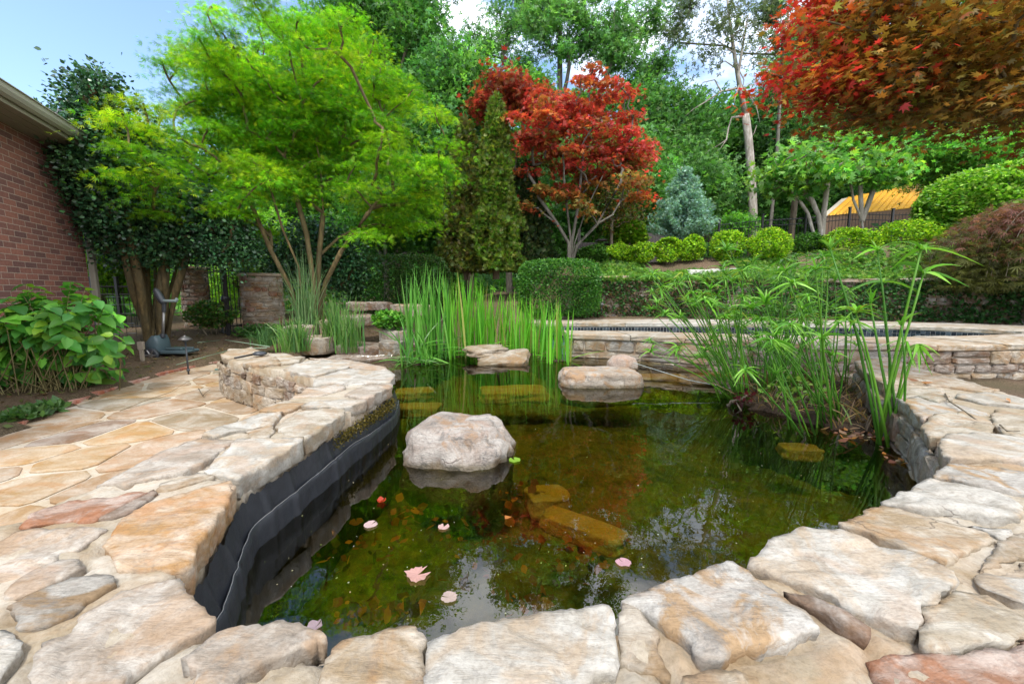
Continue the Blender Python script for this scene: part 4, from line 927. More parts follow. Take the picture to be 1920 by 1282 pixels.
# ---------------------------------------------------------------- waterfall at the back of the pond
def waterfall():
    t = thing('waterfall', 'little waterfall of stacked rock ledges behind the left end of the pond', 'waterfall')
    r = np.random.default_rng(6)
    def ledge(px, py, d, w_, dp, th, cn_, sd):
        c = D(px, py, d); n = 9; pts = [(c[0] + w_ * math.cos(2 * math.pi * i / n) * r.uniform(.85, 1.15), c[1] + dp * math.sin(2 * math.pi * i / n) * r.uniform(.85, 1.15)) for i in range(n)]
        v, f = dense_stone(pts, c[2], th, .05, sd, .012, .012, .02, .015); mk('ledge', v, f, M['boulder'], t, False, STONE_COL[cn_])
    ledge(690, 567, 7.6, .46, .30, .14, 'brown', 41); ledge(770, 572, 7.5, .42, .30, .2, 'tan', 42); ledge(690, 592, 7.0, .55, .34, .16, 'brown', 43); ledge(640, 600, 7.0, .35, .3, .3, 'tan', 44)
    ledge(700, 645, 6.4, .55, .32, .20, 'brown', 45); ledge(745, 618, 6.5, .26, .22, .32, 'pink', 46); ledge(735, 640, 6.0, .2, .16, .22, 'grey', 47); ledge(690, 668, 5.95, .60, .30, .22, 'brown', 48); ledge(590, 630, 6.4, .35, .25, .25, 'tan', 49); ledge(800, 640, 6.6, .4, .25, .3, 'brown', 50)
    ledge(560, 612, 7.0, .3, .2, .2, 'cream', 51); ledge(840, 655, 6.6, .4, .2, .3, 'brown', 52)
    m, tt, o = newmat('falling_water'); tr = N(tt, 'ShaderNodeBsdfTransparent'); gl = N(tt, 'ShaderNodeBsdfGlossy', inp={'Roughness': .12}); mx = N(tt, 'ShaderNodeMixShader')
    L(tt, ramp(tt, noise_n(tt, 26, 4, .7, objvec(tt, (1, 1, .12))), [(.5, (0.01, .01, .01)), (.8, (.08, .08, .08))]), mx.inputs['Fac']); L(tt, tr.outputs[0], mx.inputs[1]); L(tt, gl.outputs[0], mx.inputs[2]); L(tt, mx.outputs[0], o.inputs[0])
    a, c = D(652, 672, 5.55), D(735, 672, 5.65); V = []; n = 24
    for i in range(n):
        q = a + (c - a) * i / (n - 1)
        for z, o_ in ((.24, .10), (.245, .03), (.23, 0), (.18, -.015), (.10, -.02)): V.append((q[0], q[1] + o_ + fract(q[0], z, 1, 9, 2) * .02, z))
    mk('water_curtain', V, [[i * 5 + j, (i + 1) * 5 + j, (i + 1) * 5 + j + 1, i * 5 + j + 1] for i in range(n - 1) for j in range(4)], m, t, True)
    settle(t, (-2.1, 6.2, .1))
waterfall()
# ---------------------------------------------------------------- leaves: many small faces, each turned its own way
def T_blade(w=.3, cup=.08): return np.array([(0, 0, 0), (w, .45, -cup), (0, 1, -.02), (-w, .45, -cup)]), np.array([[0, 1, 2, 3]])
def T_oval(w=.34, cup=.10):
    return np.array([(0, 0, 0), (w * .8, .25, -cup * .6), (w, .55, -cup), (0, 1, -.06), (-w, .55, -cup), (-w * .8, .25, -cup * .6), (0, .5, .02)]), np.array([[0, 1, 2, 6], [6, 2, 3, 4], [0, 6, 4, 5]])
def T_star(angs, lens, w=.13, droop=.12):
    V = [(0, 0, 0)]; Fc = []
    for a, l in zip(angs, lens):
        a = math.radians(a); d = np.array((math.sin(a), math.cos(a))); q = np.array((d[1], -d[0])); n = len(V)
        for k, s_ in ((.42, 1), (1, 0), (.42, -1)):
            p = d * l * k + q * w * l * s_; V.append((p[0], p[1] , -droop * l * k * k))
        Fc.append([0, n, n + 1, n + 2])
    return np.array(V), np.array(Fc)
MAPLE = T_star((-112, -72, -36, 0, 36, 72, 112), (.42, .72, .95, 1, .95, .72, .42), .15)
MAPLE5 = T_star((-75, -38, 0, 38, 75), (.7, .95, 1, .95, .7), .17)
LACE = T_star((-62, -30, 0, 30, 62), (.8, .95, 1.05, .95, .8), .058, .25)
CLUMP = T_star((-135, -42, 38, 140), (.8, 1, .95, .75), .25, .18)
SPRAY = T_star((-38, -14, 12, 36), (.8, 1, .95, .75), .11, .05)
BLADE, OVAL = T_blade(), T_oval()
def scatter(tmpl, pos, size, r, up=.8, fwd=None, jit=1.0, nrm=None):
    tv, tf = tmpl; n = len(pos); k = len(tv)
    Z = r.normal(0, jit, (n, 3)); Z[:, 2] += up * 1.6; Z = Z if nrm is None else Z + nrm; Z /= np.linalg.norm(Z, axis=1, keepdims=True) + 1e-9
    Y = r.normal(0, 1, (n, 3)) if fwd is None else np.asarray(fwd) + r.normal(0, .45, (n, 3))
    Y -= (Y * Z).sum(1, keepdims=True) * Z; Y /= np.linalg.norm(Y, axis=1, keepdims=True) + 1e-9
    X = np.cross(Y, Z); s = (np.asarray(size) * np.ones(n))[:, None, None]
    V = pos[:, None, :] + s * (tv[None, :, 0:1] * X[:, None, :] + tv[None, :, 1:2] * Y[:, None, :] + tv[None, :, 2:3] * Z[:, None, :])
    Fc = (tf[None] + (np.arange(n) * k)[:, None, None]).reshape(-1, tf.shape[1])
    return V.reshape(-1, 3), Fc, k
def leafcol(r, n, pal, wts=None, var=.22):
    pal = np.asarray(pal, float); c = pal[r.choice(len(pal), n, p=wts)]; c = c * r.lognormal(0, var, (n, 1)) * (1 + r.normal(0, .06, (n, 3)))
    return np.concatenate([np.clip(c, .002, .9), np.ones((n, 1))], 1)
def crown_mesh(name, tmpl, pos, size, r, pal, mat, parent, up=.8, fwd=None, jit=1.0, wts=None, var=.22, cols=None):
    V, Fc, k = scatter(tmpl, pos, size, r, up, fwd, jit); c = leafcol(r, len(pos), pal, wts, var) if cols is None else cols
    return mk(name, V, Fc, M[mat], parent, False, np.repeat(c, k, 0))

# branches: every leaf cluster is joined to the nearest point of the growing skeleton
def skeleton(starts, targets, r, r0, taper=.5, wob=.06, bend=.25, seg=3):
    nodes = []; par = []; forks = []
    for path in starts:
        prev = -1
        for p in path: nodes.append(np.array(p, float)); par.append(prev); prev = len(nodes) - 1
    base = np.array(starts[0][0]); T = sorted(targets, key=lambda q: np.linalg.norm(np.array(q) - base))
    depth = [0.0] * len(nodes)
    for i, p in enumerate(par):
        if p >= 0: depth[i] = depth[p] + np.linalg.norm(nodes[i] - nodes[p])
    for tq in T:
        tq = np.array(tq, float); A = np.array(nodes); d = np.linalg.norm(A - tq, axis=1); below = np.maximum(0, A[:, 2] - tq[2] + .1 * d)
        cost = d + .18 * np.array(depth) + 1.5 * below; cost[:1] += .5; j = int(np.argmin(cost)); a = nodes[j]; prev = j
        for s_ in range(1, seg + 1):
            k = s_ / seg; q = a + (tq - a) * k; q = q + np.array((0, 0, 1)) * bend * math.sin(math.pi * k) * d[j] * .35 + (r.normal(0, wob, 3) * d[j] if s_ < seg else 0)
            nodes.append(q); par.append(prev); depth.append(depth[prev] + np.linalg.norm(q - nodes[prev])); prev = len(nodes) - 1
    n = len(nodes); cnt = np.zeros(n)
    kids = [[] for _ in range(n)]
    for i, p in enumerate(par):
        if p >= 0: kids[p].append(i)
    for i in range(n - 1, -1, -1):
        if not kids[i]: cnt[i] += 1
        if par[i] >= 0: cnt[par[i]] += cnt[i]
    rad = r0 * (cnt / max(cnt.max(), 1)) ** taper
    return nodes, par, kids, rad
def limbs(nodes, par, kids, rad, k=6, rmin=.004):
    b = B()
    roots = [i for i, p in enumerate(par) if p < 0]; stack = [(q, None) for q in roots]
    while stack:
        i, pr = stack.pop(); path = [i] if pr is None else [pr, i]
        while kids[i]:
            ks = sorted(kids[i], key=lambda q: -rad[q])
            for q in ks[1:]: stack.append((q, i))
            i = ks[0]; path.append(i)
        rr = [max(rmin, rad[q]) for q in path]
        if pr is not None: rr[0] = min(rr[0], rr[1] * 1.25)
        b.tube([nodes[q] for q in path], rr, k if rr[0] > .02 else 4, cap=False)
    return b
def ell_px(ells, d, r, dj=.6, dep=.8):
    """ellipses in the photo (cx, cy, rx, ry[, distance shift]) -> ellipsoids standing at distance d"""
    out = []
    for e in ells:
        dd = (e[4] if d == 0 else d + (e[4] if len(e) > 4 else r.normal(0, dj))); c = D(e[0], e[1], dd); rx, rz = e[2] / F * dd, e[3] / F * dd; out.append((c, np.array((rx, dep * (rx + rz) / 2, rz))))
    return out
def in_ell(E, n, r, shell=.45):
    vol = np.array([np.prod(e[1]) ** .75 for e in E]); idx = r.choice(len(E), n, p=vol / vol.sum()); u = r.normal(0, 1, (n, 3)); u /= np.linalg.norm(u, axis=1, keepdims=True)
    rad = (shell ** 3 + (1 - shell ** 3) * r.random(n)) ** (1 / 3); C = np.array([e[0] for e in E])[idx]; R = np.array([e[1] for e in E])[idx]
    return C + u * rad[:, None] * R
def tree(name, label, cat, starts, E, r, ncl, nleaf, tmpl, lsize, pal, mat, bark, r0, csig=.25, flat=.5, up=.8, group=None, shell=.35, wts=None, var=.25, droop=0., jit=1.0, k=6, wob=.06, bend=.25, leafpart='crown', taper=.5, clvar=.22, palfn=None):
    t = thing(name, label, cat, group); cl = in_ell(E, ncl, r, shell)
    nodes, par, kids, rad = skeleton(starts, list(cl), r, r0, taper, wob, bend); limbs(nodes, par, kids, rad, k).build('trunk', M[bark], t, True)
    ci = r.integers(0, ncl, nleaf); cs = csig * r.uniform(.6, 1.3, ncl)
    dl = r.normal(0, 1, (nleaf, 3)); pos = cl[ci] + dl * cs[ci][:, None] * np.array((1, 1, flat)); pos[:, 2] -= droop * (dl[:, 0] ** 2 + dl[:, 1] ** 2) * cs[ci]
    pal = np.asarray(pal, float); cp_ = r.choice(len(pal), ncl, p=wts) if palfn is None else np.array([r.choice(len(pal), p=palfn(q)) for q in cl]); alt = r.choice(len(pal), nleaf, p=wts) if palfn is None else cp_[r.permutation(ncl)[:1]].repeat(nleaf) * 0 + np.array([r.choice(len(pal), p=palfn(q)) for q in cl[ci]]); mixm = r.random(nleaf) < .6; pi = np.where(mixm, cp_[ci], alt); tone = r.lognormal(0, clvar, ncl)
    c = pal[pi] * tone[ci][:, None] * r.lognormal(0, var, (nleaf, 1)) * (1 + r.normal(0, .06, (nleaf, 3))); c = np.concatenate([np.clip(c, .002, .9), np.ones((nleaf, 1))], 1)
    fw = dl * (1, 1, .3) + (0, 0, -.3); crown_mesh(leafpart, tmpl, pos, lsize * r.uniform(.7, 1.25, nleaf), r, pal, mat, t, up, fw, jit, cols=c)
    return settle(t, starts[0][0])
def bush(name, label, cat, E, r, n, tmpl, lsize, pal, mat, base, group=None, up=.5, shell=.8, stems=7, outward=1.0, wts=None, var=.25, bark='bark', jit=.7, lump=.0, flatface=None):
    """a clipped or rounded shrub: leaves all over its surface, stems inside"""
    t = thing(name, label, cat, group); pos = in_ell(E, n, r, shell)
    if flatface is not None:      # boxy hedge: (cx,cy,cz),(hx,hy,hz) superellipsoid instead
        c0, h, rz = flatface; u = r.normal(0, 1, (n, 3)); u = u / ((np.abs(u) ** 5).sum(1, keepdims=True) ** .2); u *= (1 - (1 - shell) * r.random((n, 1)) ** 1.2); q = u * np.array(h); ca, sa = math.cos(rz), math.sin(rz)
        pos = np.stack([q[:, 0] * ca - q[:, 1] * sa, q[:, 0] * sa + q[:, 1] * ca, q[:, 2]], 1) + np.array(c0); E = [(np.array(c0), np.array(h))]
    if lump: pos += np.array([[fract(p[0], p[1], p[2], 1.8, 3)] for p in pos]) * lump * np.array((1, 1, .6))
    cen = np.array([e[0] for e in E]).mean(0); fw = pos - cen; fw = fw / (np.linalg.norm(fw, axis=1, keepdims=True) + 1e-6) * outward + (0, 0, up)
    pos = pos[pos[:, 2] > base[2] + .02] if base is not None else pos; fw = fw[:len(pos)]
    b = B()
    for i in range(stems):
        q = in_ell(E, 1, r, .2)[0]; a = np.array(base) + r.normal(0, .05, 3) * (1, 1, 0); m_ = (a + q) / 2 + r.normal(0, .06, 3); b.tube([a - (0, 0, .05), m_, q], [.016, .011, .004], 5)
    b.build('stem', M[bark], t, True)
    crown_mesh('foliage', tmpl, pos, lsize * r.uniform(.7, 1.25, len(pos)), r, pal, mat, t, up, fw, jit, wts, var)
    return settle(t, base)
R_ = np.random.default_rng

# ---------------------------------------------------------------- big green laceleaf maple on the left
GREEN = [(.16, .36, .012), (.10, .28, .012), (.25, .42, .014), (.07, .21, .014), (.34, .46, .018)]
r = R_(100); b0 = D(585, 604, 8.1); b0[2] = .35
E = ell_px([(480, 80, 110, 50), (390, 155, 95, 62), (600, 125, 95, 75), (305, 225, 70, 55, -1.0), (275, 300, 45, 36, -1.7), (725, 175, 50, 50), (770, 260, 75, 70), (640, 250, 130, 90), (460, 240, 140, 80), (330, 320, 95, 45), (300, 385, 80, 28), (280, 345, 45, 30, -1.7), (262, 240, 30, 42, -1.9), (268, 305, 34, 30, -1.9), (420, 430, 60, 18), (700, 415, 70, 22), (790, 370, 40, 30), (290, 392, 50, 20, -1.5), (335, 432, 55, 15), (765, 405, 55, 22), (690, 445, 45, 14), (480, 430, 45, 15), (262, 180, 22, 20, -1.7), (450, 345, 100, 45), (730, 350, 90, 50), (590, 330, 90, 45), (485, 15, 60, 28), (560, 22, 60, 30), (655, 75, 42, 40), (800, 330, 45, 40), (400, 400, 70, 22), (560, 180, 200, 120)], 8.1, r, .75, .9)
st = [[b0 + (-.15, 0, -.2), D(545, 540, 8.0), D(508, 470, 7.9), D(470, 380, 7.8)], [b0 + (-.05, .05, -.2), D(588, 530, 8.1), D(575, 440, 8.2), D(545, 330, 8.3)], [b0 + (.05, 0, -.2), D(610, 530, 8.0), D(640, 470, 7.7), D(690, 400, 7.6)], [b0 + (0, .1, -.2), D(598, 480, 8.4), D(606, 400, 8.6), D(600, 300, 8.7)], [b0 + (-.1, -.05, -.2), D(560, 500, 7.8), D(530, 430, 7.6), D(500, 330, 7.5)]]
tree('maple_tree', 'big bright green feathery maple with many slender limbs left of the reeds', 'tree', st, E, r, 430, 88000, LACE, .085, GREEN, 'leaf_thin', 'bark_olive', .052, .21, .20, 1.1, shell=.4, droop=.16, wob=.05, taper=.30, wts=[.32, .26, .18, .12, .12], clvar=.18)

# ---------------------------------------------------------------- red maples
RED = [(.40, .055, .04), (.32, .07, .032), (.40, .15, .04), (.27, .15, .035), (.50, .09, .075), (.20, .18, .04)]
r = R_(101); b0 = D(1068, 486, 12.0); b0[2] = 1.75
E = ell_px([(1095, 140, 34, 32), (1000, 205, 50, 35), (1100, 195, 80, 40), (1185, 265, 45, 50), (1060, 255, 100, 50), (985, 300, 45, 35), (1130, 310, 85, 40), (1205, 300, 30, 25), (1075, 345, 50, 25), (960, 370, 50, 16), (1040, 365, 45, 18), (1150, 200, 40, 30), (1175, 335, 40, 16), (1040, 205, 50, 35), (1010, 392, 36, 12), (1105, 385, 42, 12), (1185, 365, 30, 12)], 12, r, .5, .9)
st = [[b0 - (0, 0, .2), D(1066, 455, 12), D(1045, 420, 11.9), D(1010, 370, 11.8)], [b0 - (.0, 0, .2), D(1070, 450, 12), D(1062, 380, 12.2), D(1055, 290, 12.3)], [b0 - (0, 0, .2), D(1078, 455, 12), D(1100, 390, 11.9), D(1130, 330, 11.8)], [b0 - (0, 0, .2), D(1073, 450, 12.1), D(1085, 380, 12.3), D(1095, 270, 12.4)], [b0 - (0, 0, .2), D(1082, 460, 11.9), D(1120, 420, 11.7), D(1165, 340, 11.7)]]
tree('red_maple_tree', 'red leaved maple on several grey stems in front of the woods', 'tree', st, E, r, 150, 12500, MAPLE5, .105, RED, 'leaf_red', 'bark_grey', .050, .20, .20, 1.1, shell=.4, palfn=lambda q: (lambda f: np.array((.30, .24, .16, .08, .18, .04)) * f + np.array((.05, .15, .22, .28, .02, .28)) * (1 - f))(float(sm(q[2] + .35 * math.sin(q[0] * 5), 4.0, 5.6))), taper=.30, clvar=.18, droop=.15)
r = R_(102); b0 = D(955, 480, 14.5); b0[2] = 1.3
E = ell_px([(950, 165, 38, 26), (915, 190, 22, 20), (985, 185, 30, 25), (940, 215, 40, 25)], 14.5, r, .3, .9)[:3]
tree('red_maple_tree', 'darker red maple top showing behind the tall narrow evergreens', 'tree', [[b0 - (0, 0, .2), D(952, 350, 14.5), D(950, 230, 14.5)]], E, r, 36, 3000, MAPLE5, .15, [(.34, .05, .035), (.26, .055, .03), (.30, .11, .03)], 'leaf_red', 'bark_grey', .12, .3, .45, .9)
# near red maple overhanging the right side
r = R_(103); NEAR = [(.42, .035, .03), (.34, .08, .02), (.30, .15, .025), (.20, .115, .022), (.145, .10, .022), (.20, .17, .025)]
NEAR = [tuple(np.array(q) * (1.0, 1.12, 1.0)) for q in NEAR]
def near_w(q):
    f = float(sm(q[0] / q[1] + .08 * math.sin(q[2] * 9), .64, .92)); a = np.array((.55, .28, .09, .04, .0, .04)); b_ = np.array((.01, .08, .17, .32, .27, .15)); return a * (1 - f) + b_ * f
E = [(np.array(q[0]), np.array(q[1])) for q in [(D(1590, 95, 2.9), (.42, .5, .30)), (D(1720, 60, 3.0), (.6, .6, .32)), (D(1700, 160, 2.9), (.55, .5, .22)), (D(1600, 180, 3.0), (.35, .4, .12)), (D(1830, 105, 2.8), (.6, .6, .36)), (D(1880, 180, 2.7), (.5, .5, .13)), (D(1760, 10, 3.2), (.8, .7, .34)), (D(1620, 20, 3.2), (.4, .4, .26)), (D(1560, 175, 3.1), (.18, .25, .07)), (D(2050, 60, 2.9), (.8, .8, .5)), (D(2080, 180, 2.7), (.6, .6, .3)), (D(1900, -80, 3.2), (.9, .9, .35)), (D(1650, -70, 3.3), (.5, .6, .25))]]
tb = np.array((4.45, 2.95, .0)); st = [[tb - (0, 0, .1), tb + (.02, 0, .7), tb + (-.1, 0, 1.4), D(2080, 140, 2.9), D(1925, 163, 2.9), D(1850, 160, 2.9), D(1800, 138, 2.92), D(1745, 115, 2.95)], [tb + (-.1, 0, 1.4), tb + (-.3, .2, 2.2), D(1960, 0, 3.2), D(1860, -20, 3.2)], [D(1850, 160, 2.9), D(1760, 160, 2.85), D(1640, 150, 2.9)]]
tree('red_maple_tree', 'near maple with red and bronze leaves overhanging the top right corner', 'tree', st, E, r, 380, 27000, MAPLE, .043, NEAR, 'leaf_red', 'bark_olive', .06, .13, .42, 1.0, shell=.25, palfn=near_w, var=.2, droop=.15, jit=.75, k=8, wob=.08, taper=.40, clvar=.22)

# ---------------------------------------------------------------- hollies
HOLLY = [(.034, .105, .042), (.022, .075, .033), (.05, .14, .055), (.07, .17, .055)]
r = R_(104); b0 = D(290, 622, 7.75); b0[2] = .30
E = ell_px([(186, 205, 40, 54, 6.7), (190, 285, 46, 70, 6.7), (150, 255, 20, 60, 6.5), (185, 190, 36, 34, 6.6), (188, 240, 44, 50, 6.6), (180, 330, 44, 50, 6.7), (195, 370, 52, 60, 6.9), (235, 300, 40, 50, 6.9), (250, 430, 85, 55, 7.4), (380, 440, 90, 48, 7.75), (330, 390, 95, 45, 7.6), (430, 470, 48, 32, 7.75), (300, 460, 80, 30, 7.6), (235, 355, 50, 50, 7.1)], 0, r, 0, .75)
st = []
for px, py, tx in ((232, 470, -.28), (262, 450, -.18), (290, 455, -.05), (318, 440, .03), (340, 470, .12), (355, 465, .2), (275, 480, -.1), (305, 470, .0), (240, 420, -.2)):
    dd = 7.75 + r.normal(0, .2) - (.7 if px < 250 else 0); m_ = (D(px, py, dd) + b0) / 2 + (tx * .3, 0, -.05); q = D(px, py, dd); q2 = q + (q - m_) * .6; st.append([b0 + (tx * .5, r.normal(0, .12), -.15), m_ + r.normal(0, .04, 3), q, q2])
tree('holly_tree', 'tall dark glossy holly with a cluster of olive trunks beside the house', 'tree', st, E, r, 380, 52000, OVAL, .064, HOLLY, 'leaf_glossy', 'bark_olive', .068, .15, .8, .5, shell=.62, var=.3, taper=.22, k=8, wob=.03)
r = R_(105); b0 = D(600, 585, 10.3); b0[2] = .5
E = ell_px([(575, 490, 55, 42), (640, 495, 40, 48), (525, 480, 38, 42), (600, 450, 50, 35), (660, 520, 22, 35)], 10.3, r, .2, .8)
tree('holly_tree', 'dark glossy holly behind the trunks of the green maple', 'tree', [[b0 - (0, 0, .2), D(600, 540, 10.3), D(590, 490, 10.3)]], E, r, 110, 12500, OVAL, .085, HOLLY, 'leaf_glossy', 'bark_olive', .12, .22, .8, .5, shell=.6, var=.3)

# ---------------------------------------------------------------- narrow evergreens
def cone_tree(label, px, d, top, bot, wtop, wbot, n, pal, seed, ls=.13, cat='evergreen', name='arborvitae', tm=SPRAY, mat='leaf', upf=1.2, out=.7, power=.66, group=None, lumpy=.30, bark='bark'):
    r = R_(seed); a = D(px, top, d); c = D(px, bot, d); H = a[2] - c[2]; t = thing(name, label, cat, group)
    b = B(); b.tube([c - (0, 0, .2), (c + a) / 2, a - (0, 0, .1)], [.10, .06, .01], 8); b.build('trunk', M[bark], t, True)
    h = 1 - r.random(n) ** .62 * 1.0; h = np.clip(h, 0, 1); th = r.uniform(0, 2 * math.pi, n); w0, w1 = wtop / F * d, wbot / F * d
    rad = w0 * .3 + (w1 - w0 * .3) * (1 - h) ** power
    k = 1 - .45 * r.random(n) ** 2.0; k *= 1 + lumpy * np.array([fract(math.cos(q) * 1.2, math.sin(q) * 1.2, z * H * .9, 2.0, 3) * 2.2 for q, z in zip(th, h)])
    pos = np.stack([a[0] + np.cos(th) * rad * k, a[1] + np.sin(th) * rad * k, c[2] + h * H], 1); fw = np.stack([np.cos(th) * out, np.sin(th) * out, np.full(n, upf)], 1)
    V, Fc, kk = scatter(tm, pos, ls * r.uniform(.6, 1.3, n), r, .1, fw, 1.0); mk('crown', V, Fc, M[mat], t, False, np.repeat(leafcol(r, n, pal, None, .25), kk, 0)); return settle(t, c)
ARB = [(.11, .23, .025), (.075, .17, .02), (.16, .28, .03), (.18, .22, .035)]
ARB2 = [(.16, .19, .03), (.11, .14, .025), (.21, .23, .035), (.15, .12, .035), (.08, .15, .03)]
cone_tree('narrow bright green evergreen with a pointed top in front of the red maple', 930, 11.4, 178, 510, 10, 42, 15000, [tuple(np.array(q) * .85) for q in ARB + ARB2[:2]], 106)
cone_tree('brownish green evergreen column just left of the pointed evergreen', 872, 11.7, 225, 512, 14, 48, 14000, [tuple(np.array(q) * .7) for q in ARB2], 107)
cone_tree('dark evergreen between the pointed evergreen and the red maple stems', 985, 12.6, 300, 500, 20, 52, 8000, [(.02, .05, .015), (.035, .07, .018), (.06, .075, .02)], 108)
BLUE = [(.23, .39, .33), (.16, .30, .25), (.30, .47, .41), (.13, .25, .19)]
def blue_tree():
    r = R_(109); a = D(1277, 312, 13.5); c = D(1277, 455, 13.5); H = a[2] - c[2]; t = thing('blue_conifer', 'loose silvery blue conifer standing behind the clipped shrubs', 'conifer')
    b = B(); b.tube([c - (0, 0, .2), a], [.06, .008], 8); P_ = []; Fw = []
    for i in range(190):
        h = r.random() ** 1.15; th = r.uniform(0, 2 * math.pi); l = (1.05 * (1 - h) ** 1.05 + .06) * r.uniform(.7, 1.12); q0 = c + (0, 0, h * H * .93); dv = np.array((math.cos(th), math.sin(th), .45 + .5 * h)); q1 = q0 + dv * l
        b.tube([q0, (q0 + q1) / 2 + (0, 0, .02), q1], [.012, .007, .003], 4, cap=False)
        k = r.uniform(.15, 1.05, int(60 + 70 * l)); P_.append(q0 + dv * l * k[:, None] + r.normal(0, .05, (len(k), 3))); Fw.append(np.tile(dv, (len(k), 1)))
    b.build('trunk', M['bark'], t, True); pos = np.concatenate(P_); crown_mesh('crown', SPRAY, pos, .10 * r.uniform(.6, 1.2, len(pos)), r, BLUE, 'leaf', t, .3, np.concatenate(Fw), 1.0, None, .2); settle(t, c)
blue_tree()

# ---------------------------------------------------------------- hedges and clipped shrubs
BOX = [(.045, .15, .025), (.065, .19, .028), (.032, .11, .022), (.10, .24, .035)]
r = R_(110); c = D(1047, 540, 9.35); bush('boxwood_hedge', 'square clipped boxwood hedge behind the right end of the reeds', 'hedge', None or [(c, np.ones(3))], r, 17000, OVAL, .050, BOX, 'leaf', (c[0], c[1], .55), None, .7, .86, 10, flatface=((c[0], c[1], 1.22), (.92, .75, .64), .05), lump=.05)
r = R_(111); c = D(752, 525, 11.0); bush('hedge', 'long dark clipped hedge behind the waterfall', 'hedge', [(c, np.ones(3))], r, 19000, OVAL, .055, [(.04, .11, .025), (.06, .14, .03), (.032, .085, .02), (.09, .12, .035)], 'leaf', (c[0], c[1], .5), None, .7, .84, 10, flatface=((c[0], c[1], 1.32), (1.38, .6, .78), .03), lump=.06)
LIME = [(.28, .46, .025), (.18, .36, .02), (.38, .52, .03), (.11, .24, .02)]
DKS = [(.05, .14, .02), (.035, .10, .018), (.08, .19, .025)]
SHR = [(1112, 478, 27, 19, 12.0, DKS, 'small dark clipped shrub at the foot of the red maple'), (1163, 474, 28, 16, 12.2, LIME, 'low lime green shrub next to the small dark shrub'), (1202, 475, 26, 18, 11.9, LIME, 'lime green shrub fourth from the right of the red maple stems'),
       (1252, 469, 24, 24, 11.8, LIME, 'rounded lime shrub in front of the left side of the blue conifer'), (1298, 466, 21, 24, 11.9, LIME, 'narrow rounded lime shrub in front of the right side of the blue conifer'), (1362, 461, 31, 28, 11.8, LIME, 'rounded lime shrub left of the bare tree trunk'),
       (1443, 460, 37, 30, 11.7, LIME, 'larger lime shrub in front of the bare tree trunk'), (1520, 462, 30, 24, 12.0, DKS, 'dark leafy shrub under the leaning limb of the fig'), (1592, 454, 48, 28, 11.6, LIME, 'wide lime shrub in front of the yellow roof'), (1702, 446, 54, 34, 11.4, LIME, 'broad lime shrub below the big leafy shrub')]
for i, (px, py, rx, ry, d, pal, lab) in enumerate(SHR):
    r = R_(120 + i); c = D(px, py, d); k = d / F; base = D(px, py + ry, d)
    bush('clipped_shrub', lab, 'shrub', [(c, np.array((rx * k, rx * k * .9, ry * k)))], r, int(2600 + rx * 60), OVAL, .062, pal, 'leaf', base, 'clipped shrubs in a row on the bank', .8, .62, 8, lump=.26, var=.32)
r = R_(140); d = 11.3; k = d / F
E = [(D(1825, 385, d), np.array((85 * k, 75 * k, 62 * k))), (D(1775, 400, d), np.array((45 * k, 45 * k, 40 * k))), (D(1880, 350, d), np.array((50 * k, 50 * k, 42 * k))), (D(1760, 440, d), np.array((35 * k, 35 * k, 30 * k)))]
bush('leafy_shrub', 'big rounded bright green shrub at the right above the weeping maple', 'shrub', E, r, 17000, OVAL, .095, [(.13, .30, .02), (.08, .22, .018), (.20, .38, .03), (.30, .45, .08)], 'leaf', D(1820, 462, d), None, .8, .75, 12, lump=.2)
r = R_(141); d = 13.6; k = d / F
bush('maple_bush', 'small bright yellow green maple bush in front of the grey board fence', 'shrub', [(D(1170, 432, d), np.array((38 * k, 36 * k, 22 * k))), (D(1190, 445, d), np.array((25 * k, 25 * k, 15 * k)))], r, 2600, MAPLE5, .10, [(.15, .32, .015), (.09, .22, .012), (.24, .38, .02)], 'leaf', D(1172, 470, d), None, .8, .3, 6)
r = R_(142); d = 12.8; b0 = D(1146, 472, d); E = ell_px([(1150, 345, 30, 22), (1175, 375, 40, 26), (1130, 385, 26, 22), (1200, 400, 26, 18), (1160, 410, 35, 18)], d, r, .3)
tree('small_tree', 'small thin tree with sparse olive leaves beside the red maple', 'tree', [[b0 - (0, 0, .2), D(1147, 420, d), D(1148, 350, d)]], E, r, 60, 2600, BLADE, .09, [(.10, .10, .02), (.07, .12, .02), (.16, .13, .03), (.14, .06, .02)], 'leaf', 'bark', .05, .25, .6)

# ---------------------------------------------------------------- figs
FIG = [(.08, .24, .045), (.12, .32, .05), (.26, .45, .05), (.20, .38, .10)]
r = R_(143); d = 12.4; E = ell_px([(1500, 315, 60, 36), (1560, 290, 60, 32), (1460, 335, 40, 24), (1510, 345, 50, 18), (1600, 305, 40, 24)], d, r, .35)
st = [[D(1534, 470, d), D(1515, 400, d), D(1488, 360, d), D(1478, 325, d)], [D(1541, 450, d), D(1535, 405, d), D(1522, 375, d)], [D(1541, 450, d), D(1545, 395, d), D(1552, 340, d)]]
tree('fig_tree', 'fig tree with pale bare limbs and big leaves left of the yellow roof', 'tree', st, E, r, 85, 2700, MAPLE5, .16, FIG, 'leaf', 'bark_pale', .075, .26, .5, .8, taper=.36, wts=[.3, .3, .2, .2])
r = R_(144); d = 12.8; E = ell_px([(1625, 318, 45, 22), (1660, 330, 30, 14), (1695, 308, 24, 10), (1640, 296, 30, 14)], d, r, .3)
st = [[D(1620, 440, d), D(1615, 410, d), D(1600, 375, d), D(1595, 345, d)], [D(1616, 415, d), D(1640, 350, d), D(1680, 318, d)], [D(1616, 415, d), D(1612, 330, d), D(1625, 285, d)]]
